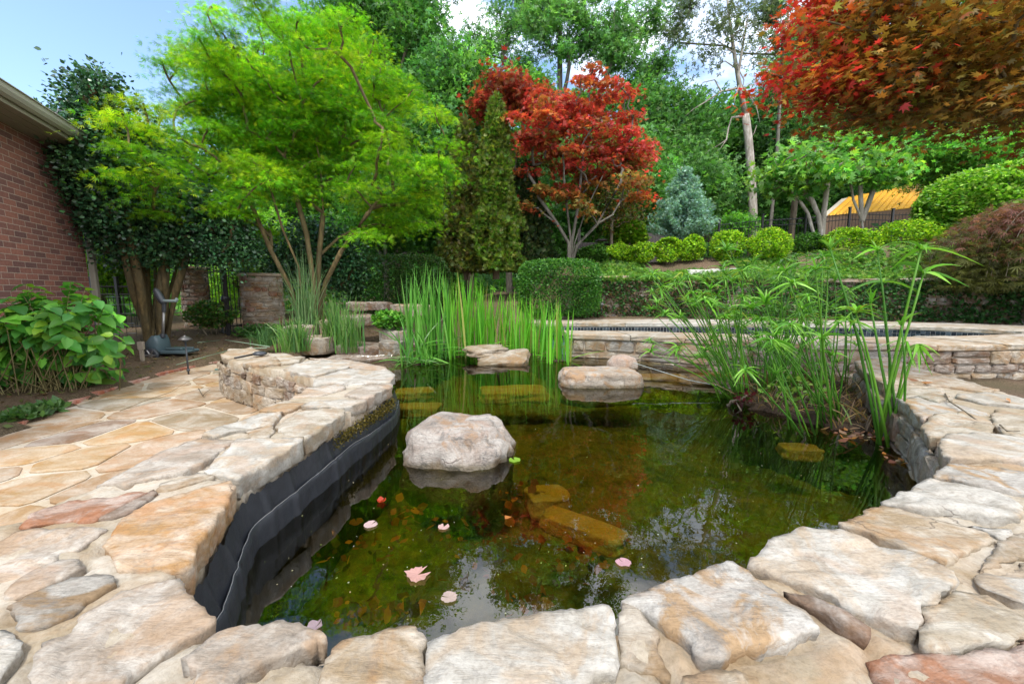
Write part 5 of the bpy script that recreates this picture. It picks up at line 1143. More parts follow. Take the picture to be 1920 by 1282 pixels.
tree('fig_tree', 'smaller fig tree with forked grey limbs in front of the yellow roof', 'tree', st, E, r, 55, 1500, MAPLE5, .15, FIG, 'leaf', 'bark_pale', .07, .24, .5, .8, taper=.36)

# ---------------------------------------------------------------- weeping laceleaf maple at the right edge
def weeping():
    r = R_(145); t = thing('weeping_maple', 'weeping purple brown laceleaf maple mounding over the wall at the right edge', 'tree'); c = np.array((10.75, 8.3, 1.05)); b = B()
    P_ = []; Fw = []; C = []
    for i in range(190):
        th = r.uniform(0, 2 * math.pi); l = r.uniform(.75, 1.0) * 2.05; h = r.uniform(.55, 1.0); top = c + np.array((0, 0, 1.85)); n = 22; ks = np.linspace(0, 1, n)
        path = np.stack([c[0] + np.cos(th) * l * h * np.sin(ks * math.pi / 2) ** .9, c[1] + np.sin(th) * l * h * np.sin(ks * math.pi / 2) ** .9, c[2] + .35 + 1.75 * h * np.cos(ks * math.pi / 2) ** .8 * (1 - .12 * ks) - .15], 1)
        if i < 60: b.tube(path[::4], [.02, .015, .01, .007, .005, .004][:len(path[::4])], 4, cap=False)
        k = r.integers(3, n, 75); P_.append(path[k] + r.normal(0, .05, (75, 3))); Fw.append(np.stack([np.cos(th) * np.ones(75), np.sin(th) * np.ones(75), -.5 - 1.0 * ks[k]], 1))
    b.tube([c - (0, 0, .5), c + (0.05, 0, .5), c + (0, 0, 1.4)], [.11, .09, .05], 8); b.build('trunk', M['bark'], t, True); pos = np.concatenate(P_); n = len(pos)
    upper = sm(pos[:, 2] + r.normal(0, .3, n), 1.9, 2.6); pal = np.where(r.random((n, 1)) < upper[:, None] * .9, np.array((.20, .085, .065)), np.array((.10, .105, .03))); c4 = np.concatenate([pal * r.lognormal(0, .3, (n, 1)), np.ones((n, 1))], 1)
    crown_mesh('crown', LACE, pos, .13 * r.uniform(.7, 1.3, n), r, RED, 'leaf_thin', t, .7, np.concatenate(Fw), .8, cols=np.clip(c4, .005, .9)); settle(t, c)
weeping()

# ---------------------------------------------------------------- tall trees of the woods behind
W1 = [(.065, .18, .036), (.09, .23, .042), (.045, .14, .030), (.13, .29, .05), (.085, .23, .07)]
W2 = [(.09, .22, .065), (.125, .28, .08), (.065, .17, .05), (.17, .34, .09)]
W3 = [(.08, .25, .03), (.12, .32, .035), (.055, .18, .025), (.18, .38, .04)]
def wood_tree(label, px, d, by, E, seed, ncl, n, pal, ls=.30, bark='bark', r0=.17, top=None, group='tall trees of the woods', cs=.55, starts=None, mat='leaf', shell=.3, tm=CLUMP, flat=.6, taper=.5):
    ls *= .56; n = int(n * 2.3); r = R_(seed); b0 = D(px, by, d); b0[2] = float(gz(b0[0], b0[1])) - .1
    E = ell_px(E, d, r, .9, .75); ty = float(np.mean([c[0][2] for c in E])); s_ = starts or [[b0, b0 + (.05, 0, (ty - b0[2]) * .5), b0 + (-.05, .1, ty - b0[2])]]
    if starts: s_ = [[b0] + [D(x, y, d + (q[0] if q else 0)) for x, y, *q in pth] for pth in starts]
    return tree('woodland_tree', label, 'tree', s_, E, r, ncl, n, tm, ls, pal, mat, bark, r0, cs, flat, .6, group, shell, var=.28, taper=taper, k=7)
wood_tree('dense dark tree above the right shoulder of the green maple', 745, 19, 480, [(735, 90, 75, 80), (690, 30, 80, 50), (775, 30, 40, 45), (760, 180, 60, 50), (720, -60, 90, 50)], 201, 130, 15000, W1, .24)
wood_tree('tall open oak rising behind the arborvitae and the red maple', 1046, 22, 480, [(940, 50, 40, 34), (1040, 40, 55, 40), (1130, 50, 45, 40), (1215, 40, 34, 30), (1185, 110, 40, 26), (1000, -40, 70, 36), (1130, -50, 80, 36), (1240, 120, 36, 22), (985, 140, 40, 24), (1080, 90, 48, 26), (1160, 90, 40, 24), (905, 70, 30, 26)], 202, 130, 9000, W2, .26, 'bark_grey', .24, cs=.42, shell=.5)
wood_tree('rounded dark green tree behind the narrow evergreens', 880, 17, 480, [(850, 130, 40, 40), (830, 190, 60, 55), (890, 190, 50, 40), (975, 170, 40, 28), (820, 270, 60, 60), (880, 260, 50, 50)], 203, 120, 11500, W1, .22)
wood_tree('leafy tree between the red maple and the bare dead-limbed tree', 1240, 20, 480, [(1225, 210, 50, 40), (1250, 280, 55, 50), (1195, 180, 36, 30), (1285, 240, 45, 50), (1270, 340, 60, 40), (1300, 330, 45, 45)], 204, 130, 11500, W2 + W1[:2], .25)
wood_tree('bluish green tree with tall crown behind the bare trunk', 1350, 26, 480, [(1350, 260, 50, 45), (1330, 330, 60, 50), (1400, 310, 60, 50), (1360, 390, 80, 40), (1290, 400, 60, 40), (1425, 240, 36, 40)], 205, 140, 12500, W1, .30, 'bark', .25)
wood_tree('pale green tree behind the left end of the overhanging maple', 1480, 24, 480, [(1480, 130, 35, 30), (1495, 190, 45, 45), (1455, 210, 36, 34), (1520, 70, 34, 40), (1480, 270, 50, 50)], 206, 120, 9500, W2, .27)
wood_tree('dark tree low in the woods behind the fig trees', 1470, 28, 470, [(1460, 330, 70, 50), (1520, 300, 80, 60), (1460, 400, 80, 40), (1560, 370, 70, 40), (1620, 280, 70, 40)], 207, 130, 11500, W1, .32)
wood_tree('layered bright green tree on the right behind the yellow roof', 1780, 17, 470, [(1710, 295, 55, 22), (1770, 285, 70, 32), (1850, 300, 60, 35), (1790, 330, 40, 16), (1900, 260, 50, 40)], 208, 120, 10000, W3, .21, flat=.3)
wood_tree('straight grey trunked tree on the right above the big leafy shrub', 1858, 19, 470, [(1860, 150, 80, 60), (1800, 190, 80, 50), (1910, 210, 60, 60), (1850, 60, 100, 60), (1760, 120, 80, 60)], 209, 80, 5200, W1 + W3[:1], .26, 'bark_grey', .30)
wood_tree('slim trunked tree far back on the right between two thicker trunks', 1798, 25, 470, [(1800, 120, 90, 70), (1700, 180, 80, 60), (1790, 220, 80, 30), (1620, 180, 80, 60)], 210, 80, 5200, W1, .3, 'bark_grey', .22)
wood_tree('woodland tree behind the middle of the green maple', 560, 17, 500, [(560, 200, 110, 90), (640, 300, 90, 70), (480, 280, 90, 70), (700, 400, 70, 50), (600, 400, 90, 50)], 211, 110, 9000, W3 + W1[:2], .26)
wood_tree('bright leaved tree beyond the gate between the holly and the pillar', 455, 13.5, 600, [(440, 480, 50, 45), (500, 455, 55, 50), (410, 545, 45, 45), (450, 570, 50, 40), (540, 510, 40, 50)], 212, 90, 6500, [(.20, .40, .04), (.13, .30, .035), (.28, .46, .05)], .15, cs=.3)
wood_tree('yellow green tree behind the holly at the house corner', 190, 12.5, 600, [(195, 460, 26, 55), (215, 520, 30, 40), (240, 500, 40, 50), (180, 430, 25, 30)], 213, 70, 5200, [(.20, .34, .02), (.13, .27, .02), (.09, .2, .02)], .13, cs=.25)
wood_tree('shaded tree with pale trunk behind the long dark hedge', 722, 14, 500, [(740, 420, 70, 40), (800, 400, 60, 50), (690, 440, 50, 30), (780, 350, 60, 40), (720, 360, 60, 40), (820, 450, 40, 35)], 214, 110, 9000, W1 + W3[:1], .19, 'bark_grey', .10)
wood_tree('woodland tree standing behind the grey board fence', 1150, 18, 470, [(1130, 400, 60, 40), (1190, 380, 60, 45), (1230, 420, 50, 30), (1060, 420, 60, 40), (1170, 300, 70, 50), (1090, 320, 60, 50)], 215, 110, 9500, W1 + W2[:2] + W3[:1], .24)
wood_tree('tall tree at the back of the woods behind the red maple', 1110, 32, 480, [(1100, 230, 90, 60), (1180, 240, 70, 70), (1020, 250, 80, 70), (1080, 340, 110, 60), (950, 330, 80, 70), (1220, 330, 70, 70)], 216, 130, 10500, W1, .40)
wood_tree('tall tree at the back of the woods behind the yellow roof', 1650, 34, 470, [(1640, 220, 110, 60), (1720, 300, 100, 60), (1560, 240, 80, 70), (1820, 340, 120, 60), (1540, 360, 120, 50), (1680, 390, 140, 40)], 217, 130, 11000, W1 + W3[:1], .42)
wood_tree('tall tree at the back of the woods behind the green maple', 650, 30, 500, [(640, 330, 110, 80), (760, 300, 90, 90), (520, 380, 110, 80), (820, 380, 80, 70), (700, 200, 100, 80), (860, 300, 60, 70)], 218, 130, 11000, W1, .40)
wood_tree('young bright green tree at the foot of the bare trunk', 1375, 16, 470, [(1375, 425, 28, 16), (1360, 432, 24, 12), (1395, 420, 18, 14)], 219, 30, 1800, W3, .13, r0=.05, cs=.2)
wood_tree('dark woodland tree at the far right behind the big leafy shrub', 1960, 22, 470, [(1900, 330, 80, 60), (1980, 280, 80, 80), (1930, 180, 80, 70), (2010, 380, 70, 60)], 220, 100, 8500, W1, .3)
wood_tree('pale hanging tree in the sky gap left of the overhanging maple', 1440, 21, 480, [(1440, 25, 22, 22), (1450, 80, 18, 22), (1285, 20, 20, 22), (1265, 70, 18, 18)], 221, 40, 1000, [(.09, .13, .06), (.06, .10, .05), (.12, .16, .08)], .22, 'bark_grey', .08, cs=.35)
# dead limbed tree
def bare_tree():
    d = 19.5; q = lambda x, y, k=0: D(x, y, d + k); b0 = q(1412, 470); b0[2] = 2.2
    st = [[b0, q(1412, 400), q(1409, 330), q(1404, 265), q(1400, 232), q(1398, 215)], [q(1398, 215), q(1388, 170, .2), q(1378, 110, .2), q(1368, 40, .2), q(1362, -20, .2)], [q(1398, 215), q(1392, 180, -.2), q(1384, 140), q(1392, 90), q(1402, 30, .4)]]
    r = R_(230); t = thing('bare_tree', 'bare grey tree with a straight pale trunk, dead limbs and a thin top', 'tree'); b = B()
    b.tube(st[0], [.20, .19, .18, .17, .17, .15], 9); b.tube(st[1], [.13, .10, .08, .06, .04], 7); b.tube(st[2], [.10, .08, .07, .05, .03], 7)
    dead = [[(1398, 218), (1372, 220), (1366, 240), (1362, 262), (1348, 272), (1330, 282), (1308, 300)], [(1362, 262), (1350, 280), (1335, 290)], [(1384, 165), (1352, 172), (1325, 190), (1300, 205), (1280, 222)], [(1352, 172), (1340, 150), (1318, 155), (1310, 170)], [(1384, 150), (1402, 175), (1418, 200), (1425, 230)], [(1404, 262), (1414, 250), (1419, 235)], [(1386, 160), (1376, 190), (1380, 200)], [(1380, 120), (1395, 150), (1392, 170)], [(1370, 80), (1350, 50), (1330, 40)], [(1376, 100), (1350, 80), (1325, 62)], [(1372, 70), (1395, 50), (1420, 40)], [(1382, 130), (1360, 115), (1345, 118)]]
    for i, p in enumerate(dead): n = len(p); b.tube([q(x, y, .15 * math.sin(i * 1.7 + j)) for j, (x, y) in enumerate(p)], list(np.linspace(.055 if i in (0, 2) else .035, .010, n)), 5)
    b.build('trunk', M['bark_pale'], t, True)
    E = ell_px([(1365, 30, 40, 30), (1340, 70, 40, 25), (1400, 60, 40, 30), (1375, -20, 60, 30), (1420, 95, 24, 18), (1330, 110, 30, 18)], d, r, .4); cl = in_ell(E, 60, r, .1); ci = r.integers(0, 60, 1000); pos = cl[ci] + r.normal(0, .28, (1000, 3))
    crown_mesh('crown', CLUMP, pos, .15 * r.uniform(.6, 1.2, 1000), r, [(.09, .12, .06), (.12, .15, .07), (.07, .10, .05)], 'leaf', t, .5); settle(t, b0)
bare_tree()
# the far woods that read as one mass
def far_woods():
    r = R_(240); n = 46000; th = r.uniform(-1.15, 1.15, n); d = r.uniform(38, 62, n); x = np.sin(th) * d * 1.25; y = np.cos(th) * d; h = r.random(n) ** .9 * (12 + 5 * np.array([fract(a * 9, 0, 0, 1, 3) for a in th])); z = gz(x, y) + h
    pos = np.stack([x, y, z], 1); V, Fc, k = scatter(CLUMP, pos, .95 * r.uniform(.6, 1.3, n), r, .5); o = mk('far_woods', V, Fc, M['leaf'], None, False, np.repeat(leafcol(r, n, W1 + W3[:2], None, .3), k, 0)); tag(o, 'dense green woods far behind the garden', 'woods', kind='stuff')
    n = 9000; th = r.uniform(-1.1, 1.1, n); d = r.uniform(17, 40, n); x = np.sin(th) * d * 1.2; y = np.cos(th) * d; z = gz(x, y) + r.random(n) ** 1.6 * 2.0; k_ = (np.abs(x - 13) > 5.5) | (y > 30); pos = np.stack([x, y, z], 1)[k_]; n = len(pos)
    V, Fc, k = scatter(CLUMP, pos, .42 * r.uniform(.6, 1.3, n), r, .6); tag(mk('undergrowth', V, Fc, M['leaf'], None, False, np.repeat(leafcol(r, n, W1 + W3[:2], None, .3), k, 0)), 'green undergrowth on the floor of the woods', 'undergrowth', kind='stuff')
far_woods()

# ---------------------------------------------------------------- ground cover and ivy
def cover():
    r = R_(250); n = 26000; x = r.uniform(1.7, 11.5, n); wy = np.interp(x, wl[:, 0], wl[:, 1]); y = wy + r.random(n) ** 1.2 * 2.1 - .12; pn = np.array([fract(a, c, 0, .8, 3) for a, c in zip(x, y)]); k = pn + .5 * (y < wy + 1.0) > .0; x, y = x[k], y[k]; n = len(x)
    z = gz(x, y) + r.uniform(.0, .10, n); z = np.maximum(z, 1.40 + r.uniform(0, .1, n)); V, Fc, kk = scatter(SPRAY, np.stack([x, y, z], 1), .11 * r.uniform(.6, 1.3, n), r, .7); tag(mk('ground_cover', V, Fc, M['leaf'], None, False, np.repeat(leafcol(r, n, [(.10, .24, .04), (.15, .30, .05), (.07, .17, .03), (.22, .34, .06)], None, .25), kk, 0)), 'low bright green creeping plants on the bank above the retaining wall', 'ground cover', kind='stuff')
    n = 24000; u = r.random(n); s = np.concatenate([[0], np.cumsum(np.hypot(*np.diff(wl, axis=0).T))]); u = u * s[-1] * .85; x = np.interp(u, s, wl[:, 0]); y = np.interp(u, s, wl[:, 1]); z = .5 + r.random(n) * .92
    dens = np.array([fract(a * 1.1, c * 1.4, 0, 1.2, 4) for a, c in zip(u, z)]); keep = r.random(n) < np.clip(.72 + 1.1 * dens + .16 * sm(u, 3, 8), .10, 1); x, y, z, u = x[keep], y[keep], z[keep], u[keep]; n = len(x); o_ = .05 + .06 * r.random(n); p = np.stack([x - o_ * .15, y - o_, z], 1); dk = r.random(n) < .5 - .32 * sm(u, 2, 7)
    c = np.where(dk[:, None], np.array((.12, .08, .045)), np.array((.05, .14, .035))); c = np.concatenate([c * r.lognormal(0, .35, (n, 1)), np.ones((n, 1))], 1); V, Fc, kk = scatter(OVAL, p, .075 * r.uniform(.6, 1.3, n), r, .1, np.tile((0, -.4, -.6), (n, 1)), .5)
    tag(mk('ivy', V, Fc, M['leaf'], None, False, np.repeat(np.clip(c, .003, .9), kk, 0)), 'creeping ivy and dry runners covering the retaining wall', 'ivy', kind='stuff')
    # dry leaf litter and small weeds on the mulch
    n = 5200; x = r.uniform(-7.5, -1.5, n); y = r.uniform(1.5, 9.5, n); k = ~inside(PATIO, x, y) & ~inside(RING, x, y) & ~inside(POND, x, y); x, y = x[k], y[k]; n = len(x)
    V, Fc, kk = scatter(BLADE, np.stack([x, y, gz(x, y) + r.uniform(.0, .02, n)], 1), .055 * r.uniform(.4, 1.3, n), r, 1.8); tag(mk('leaf_litter', V, Fc, M['leaf'], None, False, np.repeat(leafcol(r, n, [(.20, .13, .07), (.12, .075, .04), (.30, .21, .12), (.10, .14, .03)], None, .3), kk, 0)), 'dry leaves and bark chips scattered on the mulch beds', 'leaf litter', kind='stuff')
cover()
for i, (px, py, lab) in enumerate([(10, 788, 'small grassy tuft at the left edge of the brick edging'), (62, 776, 'small grassy tuft beside the brick edging, second from the left'), (84, 768, 'small grassy tuft at the brick edging under the hydrangea')]):
    r = R_(260 + i); c = P(px, py, .05); n = 220; t = thing('grass_tuft', lab, 'grass tuft', 'grass tufts along the brick edging'); pos = c + r.normal(0, .045, (n, 3)) * (1, 1, .2); crown_mesh('leaves', BLADE, pos, .085 * r.uniform(.6, 1.3, n), r, [(.05, .12, .03), (.08, .16, .04)], 'blade', t, .2, np.concatenate([r.normal(0, .7, (n, 2)), np.full((n, 1), 1.0)], 1), .6); settle(t, c)
tag(mk('moss', *scatter(BLADE, moss()[0], .018, R_(9), .3)[:2], M['leaf'], PW, False, np.repeat(np.concatenate([moss()[1], np.ones((900, 1))], 1), 4, 0)))

# ---------------------------------------------------------------- ribbon leaves: reeds, grasses, umbrella sedge
def ribbons(bases, tips, width, r, arch=.25, seg=6, pal=None, var=.2, fold=.18, sideways=None):
    """curved tapering blades from base to tip"""
    V = []; Fc = []; C = []; n = len(bases); pal = np.asarray(pal); pc = pal[r.integers(0, len(pal), n)] * r.lognormal(0, var, (n, 1))
    for i in range(n):
        a, c = np.array(bases[i]), np.array(tips[i]); l = np.linalg.norm(c - a); hd = c - a; hd[2] = 0; mid = (a + c) / 2 + np.array((0, 0, 1)) * arch * np.linalg.norm(hd) * .9 - hd * .22
        dirw = r.normal(0, 1, 3); dirw[2] *= .1; dirw -= (dirw @ (c - a)) * (c - a) / l ** 2; dirw /= np.linalg.norm(dirw) + 1e-9; w_ = width * r.uniform(.7, 1.2); b0 = len(V)
        nn = np.cross(dirw, c - a); nn /= np.linalg.norm(nn) + 1e-9
        for k in range(seg + 1):
            s_ = k / seg; q = a * (1 - s_) ** 2 + 2 * mid * s_ * (1 - s_) + c * s_ ** 2; ww = w_ * (.55 + .45 * min(1, s_ * 4)) * (1 - s_ ** 2.5) + .0006
            V += [q - dirw * ww, q + nn * ww * fold, q + dirw * ww]; C += [tuple(pc[i]) + (1,)] * 3
        for k in range(seg): o_ = b0 + 3 * k; Fc += [[o_, o_ + 1, o_ + 4, o_ + 3], [o_ + 1, o_ + 2, o_ + 5, o_ + 4]]
    return np.array(V), np.array(Fc), np.clip(np.array(C), .002, .9)
def reed_clump(name, label, cat, px0, px1, py, z, n, tops, width, pal, seed, dj=.1, lean=.10, group=None, arch=.15, bent=0):
    r = R_(seed); t = thing(name, label, cat, group); Bs = []; Ts = []
    for i in range(n):
        px = r.uniform(px0, px1); a = P(px, py, z); a[1] += r.normal(0, dj); h = tops[0] + (tops[1] - tops[0]) * r.random() ** .7; k = r.normal(0, lean, 2) * h; Bs.append(a - (0, 0, .06)); Ts.append(a + np.array((k[0], k[1], h)))
    for i in range(bent):
        a = P(r.uniform(px0, px1), py, z); h = r.uniform(.15, .45) * tops[1]; l = r.uniform(.35, .75) * tops[1]; th = r.uniform(0, 2 * math.pi); Bs.append(a); Ts.append(a + np.array((math.cos(th) * l, math.sin(th) * l * .6 - .1, h * r.uniform(-.1, .8))))
    V, Fc, C = ribbons(Bs, Ts, width, r, arch, 7, pal); mk('leaves', V, Fc, M['blade'], t, False, C)
    b = B(); c = P((px0 + px1) / 2, py, z)
    b.lathe((c[0], c[1], z - .25), [(max(.08, (px1 - px0) / F * c[1] * .5), 0), (max(.08, (px1 - px0) / F * c[1] * .48), .22), (.04, .27)], 12); b.build('root_mat', M['roots'], t, True); return settle(t, c)
M['roots'] = simple('dark_roots', (.055, .038, .026), .95, 0, .15, 45, .6, .8, .02)
IRIS = [(.13, .41, .025), (.10, .33, .022), (.16, .45, .03), (.22, .48, .05), (.11, .37, .025), (.27, .28, .07)]
IRISB = [(.09, .28, .04), (.11, .32, .045), (.065, .21, .035), (.16, .38, .06)]
# bluish flags left of the row
reed_clump('flag_iris', 'tall blue green flag leaves bending over the water left of the iris row', 'iris', 765, 850, 672, ZW, 95, (.75, 1.50), .015, IRISB, 301, .14, .10, None, .2, 34)
reed_clump('flag_iris', 'short drooping pale flag leaves at the waterline left of the iris row', 'iris', 755, 815, 682, ZW, 20, (.4, .75), .014, IRISB + [(.20, .34, .14)], 302, .1, .3, None, .25, 34)
fans = [(858, 668, 1.28, 24), (890, 664, 1.26, 24), (918, 661, 1.18, 22), (946, 660, 1.08, 22), (975, 661, 1.0, 22), (1003, 664, .98, 20), (1028, 670, .95, 20), (1046, 676, .74, 18)]
names = ['tallest iris fan at the left end of the bright green row', 'second iris fan from the left of the bright green row', 'iris fan directly behind the layered slabs', 'iris fan behind the right corner of the layered slabs', 'iris fan to the right of the layered slabs', 'iris fan third from the right end of the row', 'iris fan second from the right end of the row', 'last iris fan at the right end of the bright green row']
for i, ((px, py, h, n), lab) in enumerate(zip(fans, names)):
    reed_clump('iris_fan', lab, 'iris', px - 24, px + 24, py, ZW, int(n * 2.1), (h * .45, h * 1.05), .0145, IRIS, 310 + i, .16, .095, 'iris fans in a row at the back of the pond', .05, 5)
# long grasses on the bank left of the waterfall
GR = [(.10, .24, .05), (.14, .30, .06), (.07, .18, .05), (.22, .34, .12)]
def long_grass(label, px, py, z, n, hmax, spread, seed, pal=GR, w_=.009, name='tall_grass'):
    r = R_(seed); c = P(px, py, z); t = thing(name, label, 'grass', 'grasses behind the end of the left wall'); Bs = []; Ts = []
    for i in range(n):
        a = c + r.normal(0, .09, 3) * (1, 1, 0); h = hmax * r.uniform(.35, 1.0) ; th = r.uniform(0, 2 * math.pi); l = spread * r.random() ** 1.3 * h; Bs.append(a); Ts.append(a + np.array((math.cos(th) * l, math.sin(th) * l * .6, h * (1 - .35 * l / max(.1, h)))))
    V, Fc, C = ribbons(Bs, Ts, w_, r, .45, 8, pal); mk('leaves', V, Fc, M['blade'], t, False, C); settle(t, c)
long_grass('tall wispy grass rising in front of the maple trunks', 575, 640, .22, 150, 1.75, .40, 330, [(.09, .20, .07), (.13, .26, .09), (.20, .30, .14)], .007)
long_grass('mid height grass arching beside the waterfall', 632, 652, .22, 200, .95, .60, 331)
long_grass('low grass spilling over the back of the left wall', 555, 658, .22, 260, .62, .85, 332)
long_grass('low trailing grass at the far end of the left wall', 500, 648, .22, 150, .45, 1.3, 333, [(.07, .17, .06), (.10, .22, .07)], .006)
long_grass('thin upright grass between the waterfall and the maple', 660, 660, .20, 90, 1.0, .4, 334)
r = R_(335); c = P(618, 648, .2); bush('fern', 'yellow green leafy fern among the grasses behind the left wall', 'fern', [(c + (0.0, 0, .10), np.array((.24, .16, .11)))], r, 240, MAPLE5, .075, [(.30, .40, .03), (.20, .32, .03)], 'leaf', tuple(c), None, .7, .2, 5)
r = R_(336); c = D(730, 600, 6.5); bush('bog_plant', 'leafy green bog plant on the waterfall ledge', 'plant', [(c, np.array((.26, .22, .15)))], r, 620, OVAL, .075, [(.09, .26, .03), (.06, .19, .025), (.14, .32, .04)], 'leaf', (c[0], c[1], c[2] - .22), None, .8, .3, 6)
r = R_(337); c = D(395, 590, 8.4); bush('low_shrub', 'small green shrub at the foot of the stone pillar behind the path light', 'shrub', [(c, np.array((.5, .3, .28)))], r, 1500, OVAL, .07, [(.05, .15, .025), (.08, .20, .03), (.12, .12, .03)], 'leaf', (c[0], c[1], .1), None, .7, .3, 6)
r = R_(338); c = D(500, 622, 8.3); bush('low_shrub', 'low green plants between the gate and the right stone pillar', 'shrub', [(c, np.array((.7, .3, .16)))], r, 1300, OVAL, .06, [(.05, .15, .03), (.08, .20, .03)], 'leaf', (c[0], c[1], .15), None, .7, .2, 6)

# umbrella sedge
SEDGE = [(.12, .34, .028), (.085, .26, .025), (.17, .40, .035), (.23, .46, .07)]
def sedge_clump(label, stems, seed, rad=.009, group='clumps of umbrella sedge in the pond'):
    r = R_(seed); t = thing('umbrella_sedge', label, 'umbrella sedge', group); bs = []
    for (a, c, ul, nl, up) in stems:
        a, c = np.array(a), np.array(c); l = np.linalg.norm(c - a); b = B(); m1 = a + (c - a) * .5 + np.array((0, 0, .04 * l)) + r.normal(0, .01, 3); sc = np.array(SEDGE[r.integers(3)]) * .8; wr = rad * r.uniform(.6, 1.0)
        b.tube([a - (0, 0, .05), a + (m1 - a) * .5 + r.normal(0, .003, 3), m1, m1 + (c - m1) * .5 + r.normal(0, .004, 3), c], [wr, wr * .95, wr * .85, wr * .7, wr * .55], 6, tuple(sc) + (1,)); st_ = b.build('stem', M['blade'], t, True)
        th0 = r.uniform(0, 6.28); tp = []
        for j in range(nl):
            th = th0 + 2 * math.pi * j / nl + r.normal(0, .25); ll = ul * r.uniform(.6, 1.1); el = up + r.normal(0, .28); tp.append(c + np.array((math.cos(th) * math.cos(el), math.sin(th) * math.cos(el), math.sin(el) - .25 * (ll / .2))) * ll)
        V, Fc, C = ribbons([c] * nl, tp, .0088 * (ul / .19), r, .38, 5, SEDGE + ([(.30, .36, .06)] if r.random() < .25 else []), .18); mk('umbel', V, Fc, M['blade'], st_, False, C); bs.append(a)
    return settle(t, np.mean(bs, 0))
r = R_(400)
fr = P(1665, 832, ZW); S1 = []
for px, py, dj, ul, nl, up in [(1605, 588, -.02, .20, 20, .35), (1645, 470, .1, .20, 12, .2), (1557, 468, .15, .18, 10, .9), (1632, 570, .2, .15, 8, 1.0), (1727, 468, -.1, .24, 10, .15), (1732, 512, .05, .26, 9, .15), (1722, 645, -.05, .20, 12, -.9), (1700, 640, .0, .16, 8, -.6), (1655, 530, .15, .22, 10, .1), (1600, 605, .05, .17, 9, .1), (1690, 610, -.12, .15, 7, .5)]:
    S1.append((fr + (r.normal(0, .045), r.normal(0, .03), 0), D(px, py, fr[1] + dj), ul, nl, up))
sedge_clump('nearest umbrella sedge fanning out beside the right coping stones', S1, 401, .010)
def auto_sedge(label, bases, n, xr, yr, lean, seed, ul=.17):
    r = R_(seed); S = []
    for i in range(n):
        bx_, by_ = bases[r.integers(len(bases))]; a = P(bx_ + r.normal(0, 9), by_ + r.normal(0, 3), ZW); k = r.random(); px = xr[0] + (xr[1] - xr[0]) * r.random(); py = r.uniform(*yr); S.append((a, D(px, py, a[1] + r.normal(0, .22)), ul * r.uniform(.65, 1.2), int(r.integers(13, 21)), r.uniform(-.2, .6)))
    return sedge_clump(label, S, seed + 50, .0075)
auto_sedge('umbrella sedge with stems leaning left from the left end of the root island', [(1390, 752), (1370, 742), (1400, 758)], 40, (1215, 1420), (505, 665), 0, 402, .155)
auto_sedge('tall upright umbrella sedge in the middle of the root island', [(1450, 745), (1480, 740), (1430, 742), (1500, 745)], 44, (1330, 1560), (460, 640), 0, 403, .165)
auto_sedge('umbrella sedge at the right end of the root island', [(1560, 800), (1545, 795), (1570, 790)], 20, (1450, 1610), (480, 680), 0, 404, .165)
auto_sedge('few dark sedge stems standing free in the water in front of the island', [(1500, 812), (1512, 818), (1495, 805)], 7, (1390, 1480), (560, 720), 0, 405, .18)
auto_sedge('dense low umbrella sedge at the back of the root island', [(1480, 715), (1540, 720), (1420, 718), (1580, 722)], 40, (1280, 1610), (540, 690), 0, 406, .15)
def island():
    t = thing('root_island', 'dark tangled root mat of the sedges with dead stalks in the water', 'root mat'); pts = [P(x, y, ZW)[:2] for x, y in [(1375, 752), (1400, 768), (1450, 776), (1500, 790), (1560, 806), (1620, 815), (1660, 800), (1640, 770), (1600, 735), (1520, 715), (1430, 725), (1385, 740)]]
    v, f = dense_stone([tuple(p) for p in pts], ZW + .05, .45, .045, 77, .05, .01, .10, .03); mk('roots', v, f, M['roots'], t, False); r = R_(410); Bs = []; Ts = []; n = 700; q = np.array(pts)
    x = r.uniform(q[:, 0].min(), q[:, 0].max(), n * 3); y = r.uniform(q[:, 1].min(), q[:, 1].max(), n * 3); k = inside(q, x, y); x, y = x[k][:n], y[k][:n]
    for a, c in zip(x, y): l = r.uniform(.06, .24) * (1.6 if c > 3.3 and r.random() < .3 else 1); d_ = r.normal(0, .6, 2); Bs.append((a, c, ZW + .02)); Ts.append((a + d_[0] * l, c + d_[1] * l, ZW + .03 + l * r.uniform(.1, 1)))
    V, Fc, C = ribbons(Bs, Ts, .005, r, .2, 3, [(.12, .07, .035), (.20, .12, .05), (.07, .045, .025), (.28, .19, .09), (.10, .17, .03)], .25); mk('dead_stalks', V, Fc, M['blade'], t, False, C); settle(t, (*np.mean(pts, 0), ZW))
island()
r = R_(411); c = P(1395, 745, ZW + .1); bush('marsh_plant', 'small dark red leaved marsh plant at the left end of the root island', 'plant', [(c, np.array((.09, .07, .06)))], r, 36, OVAL, .045, [(.10, .02, .025), (.06, .02, .02)], 'leaf_red', (c[0], c[1], ZW), None, .6, .2, 4)
r = R_(412); c = P(1490, 735, ZW + .14); bush('marsh_plant', 'pale leaved little plant growing in front of the dead sedge stalks', 'plant', [(c, np.array((.34, .16, .13)))], r, 130, OVAL, .05, [(.22, .36, .06), (.14, .28, .04)], 'leaf', (c[0], c[1], ZW), None, .8, .2, 5)

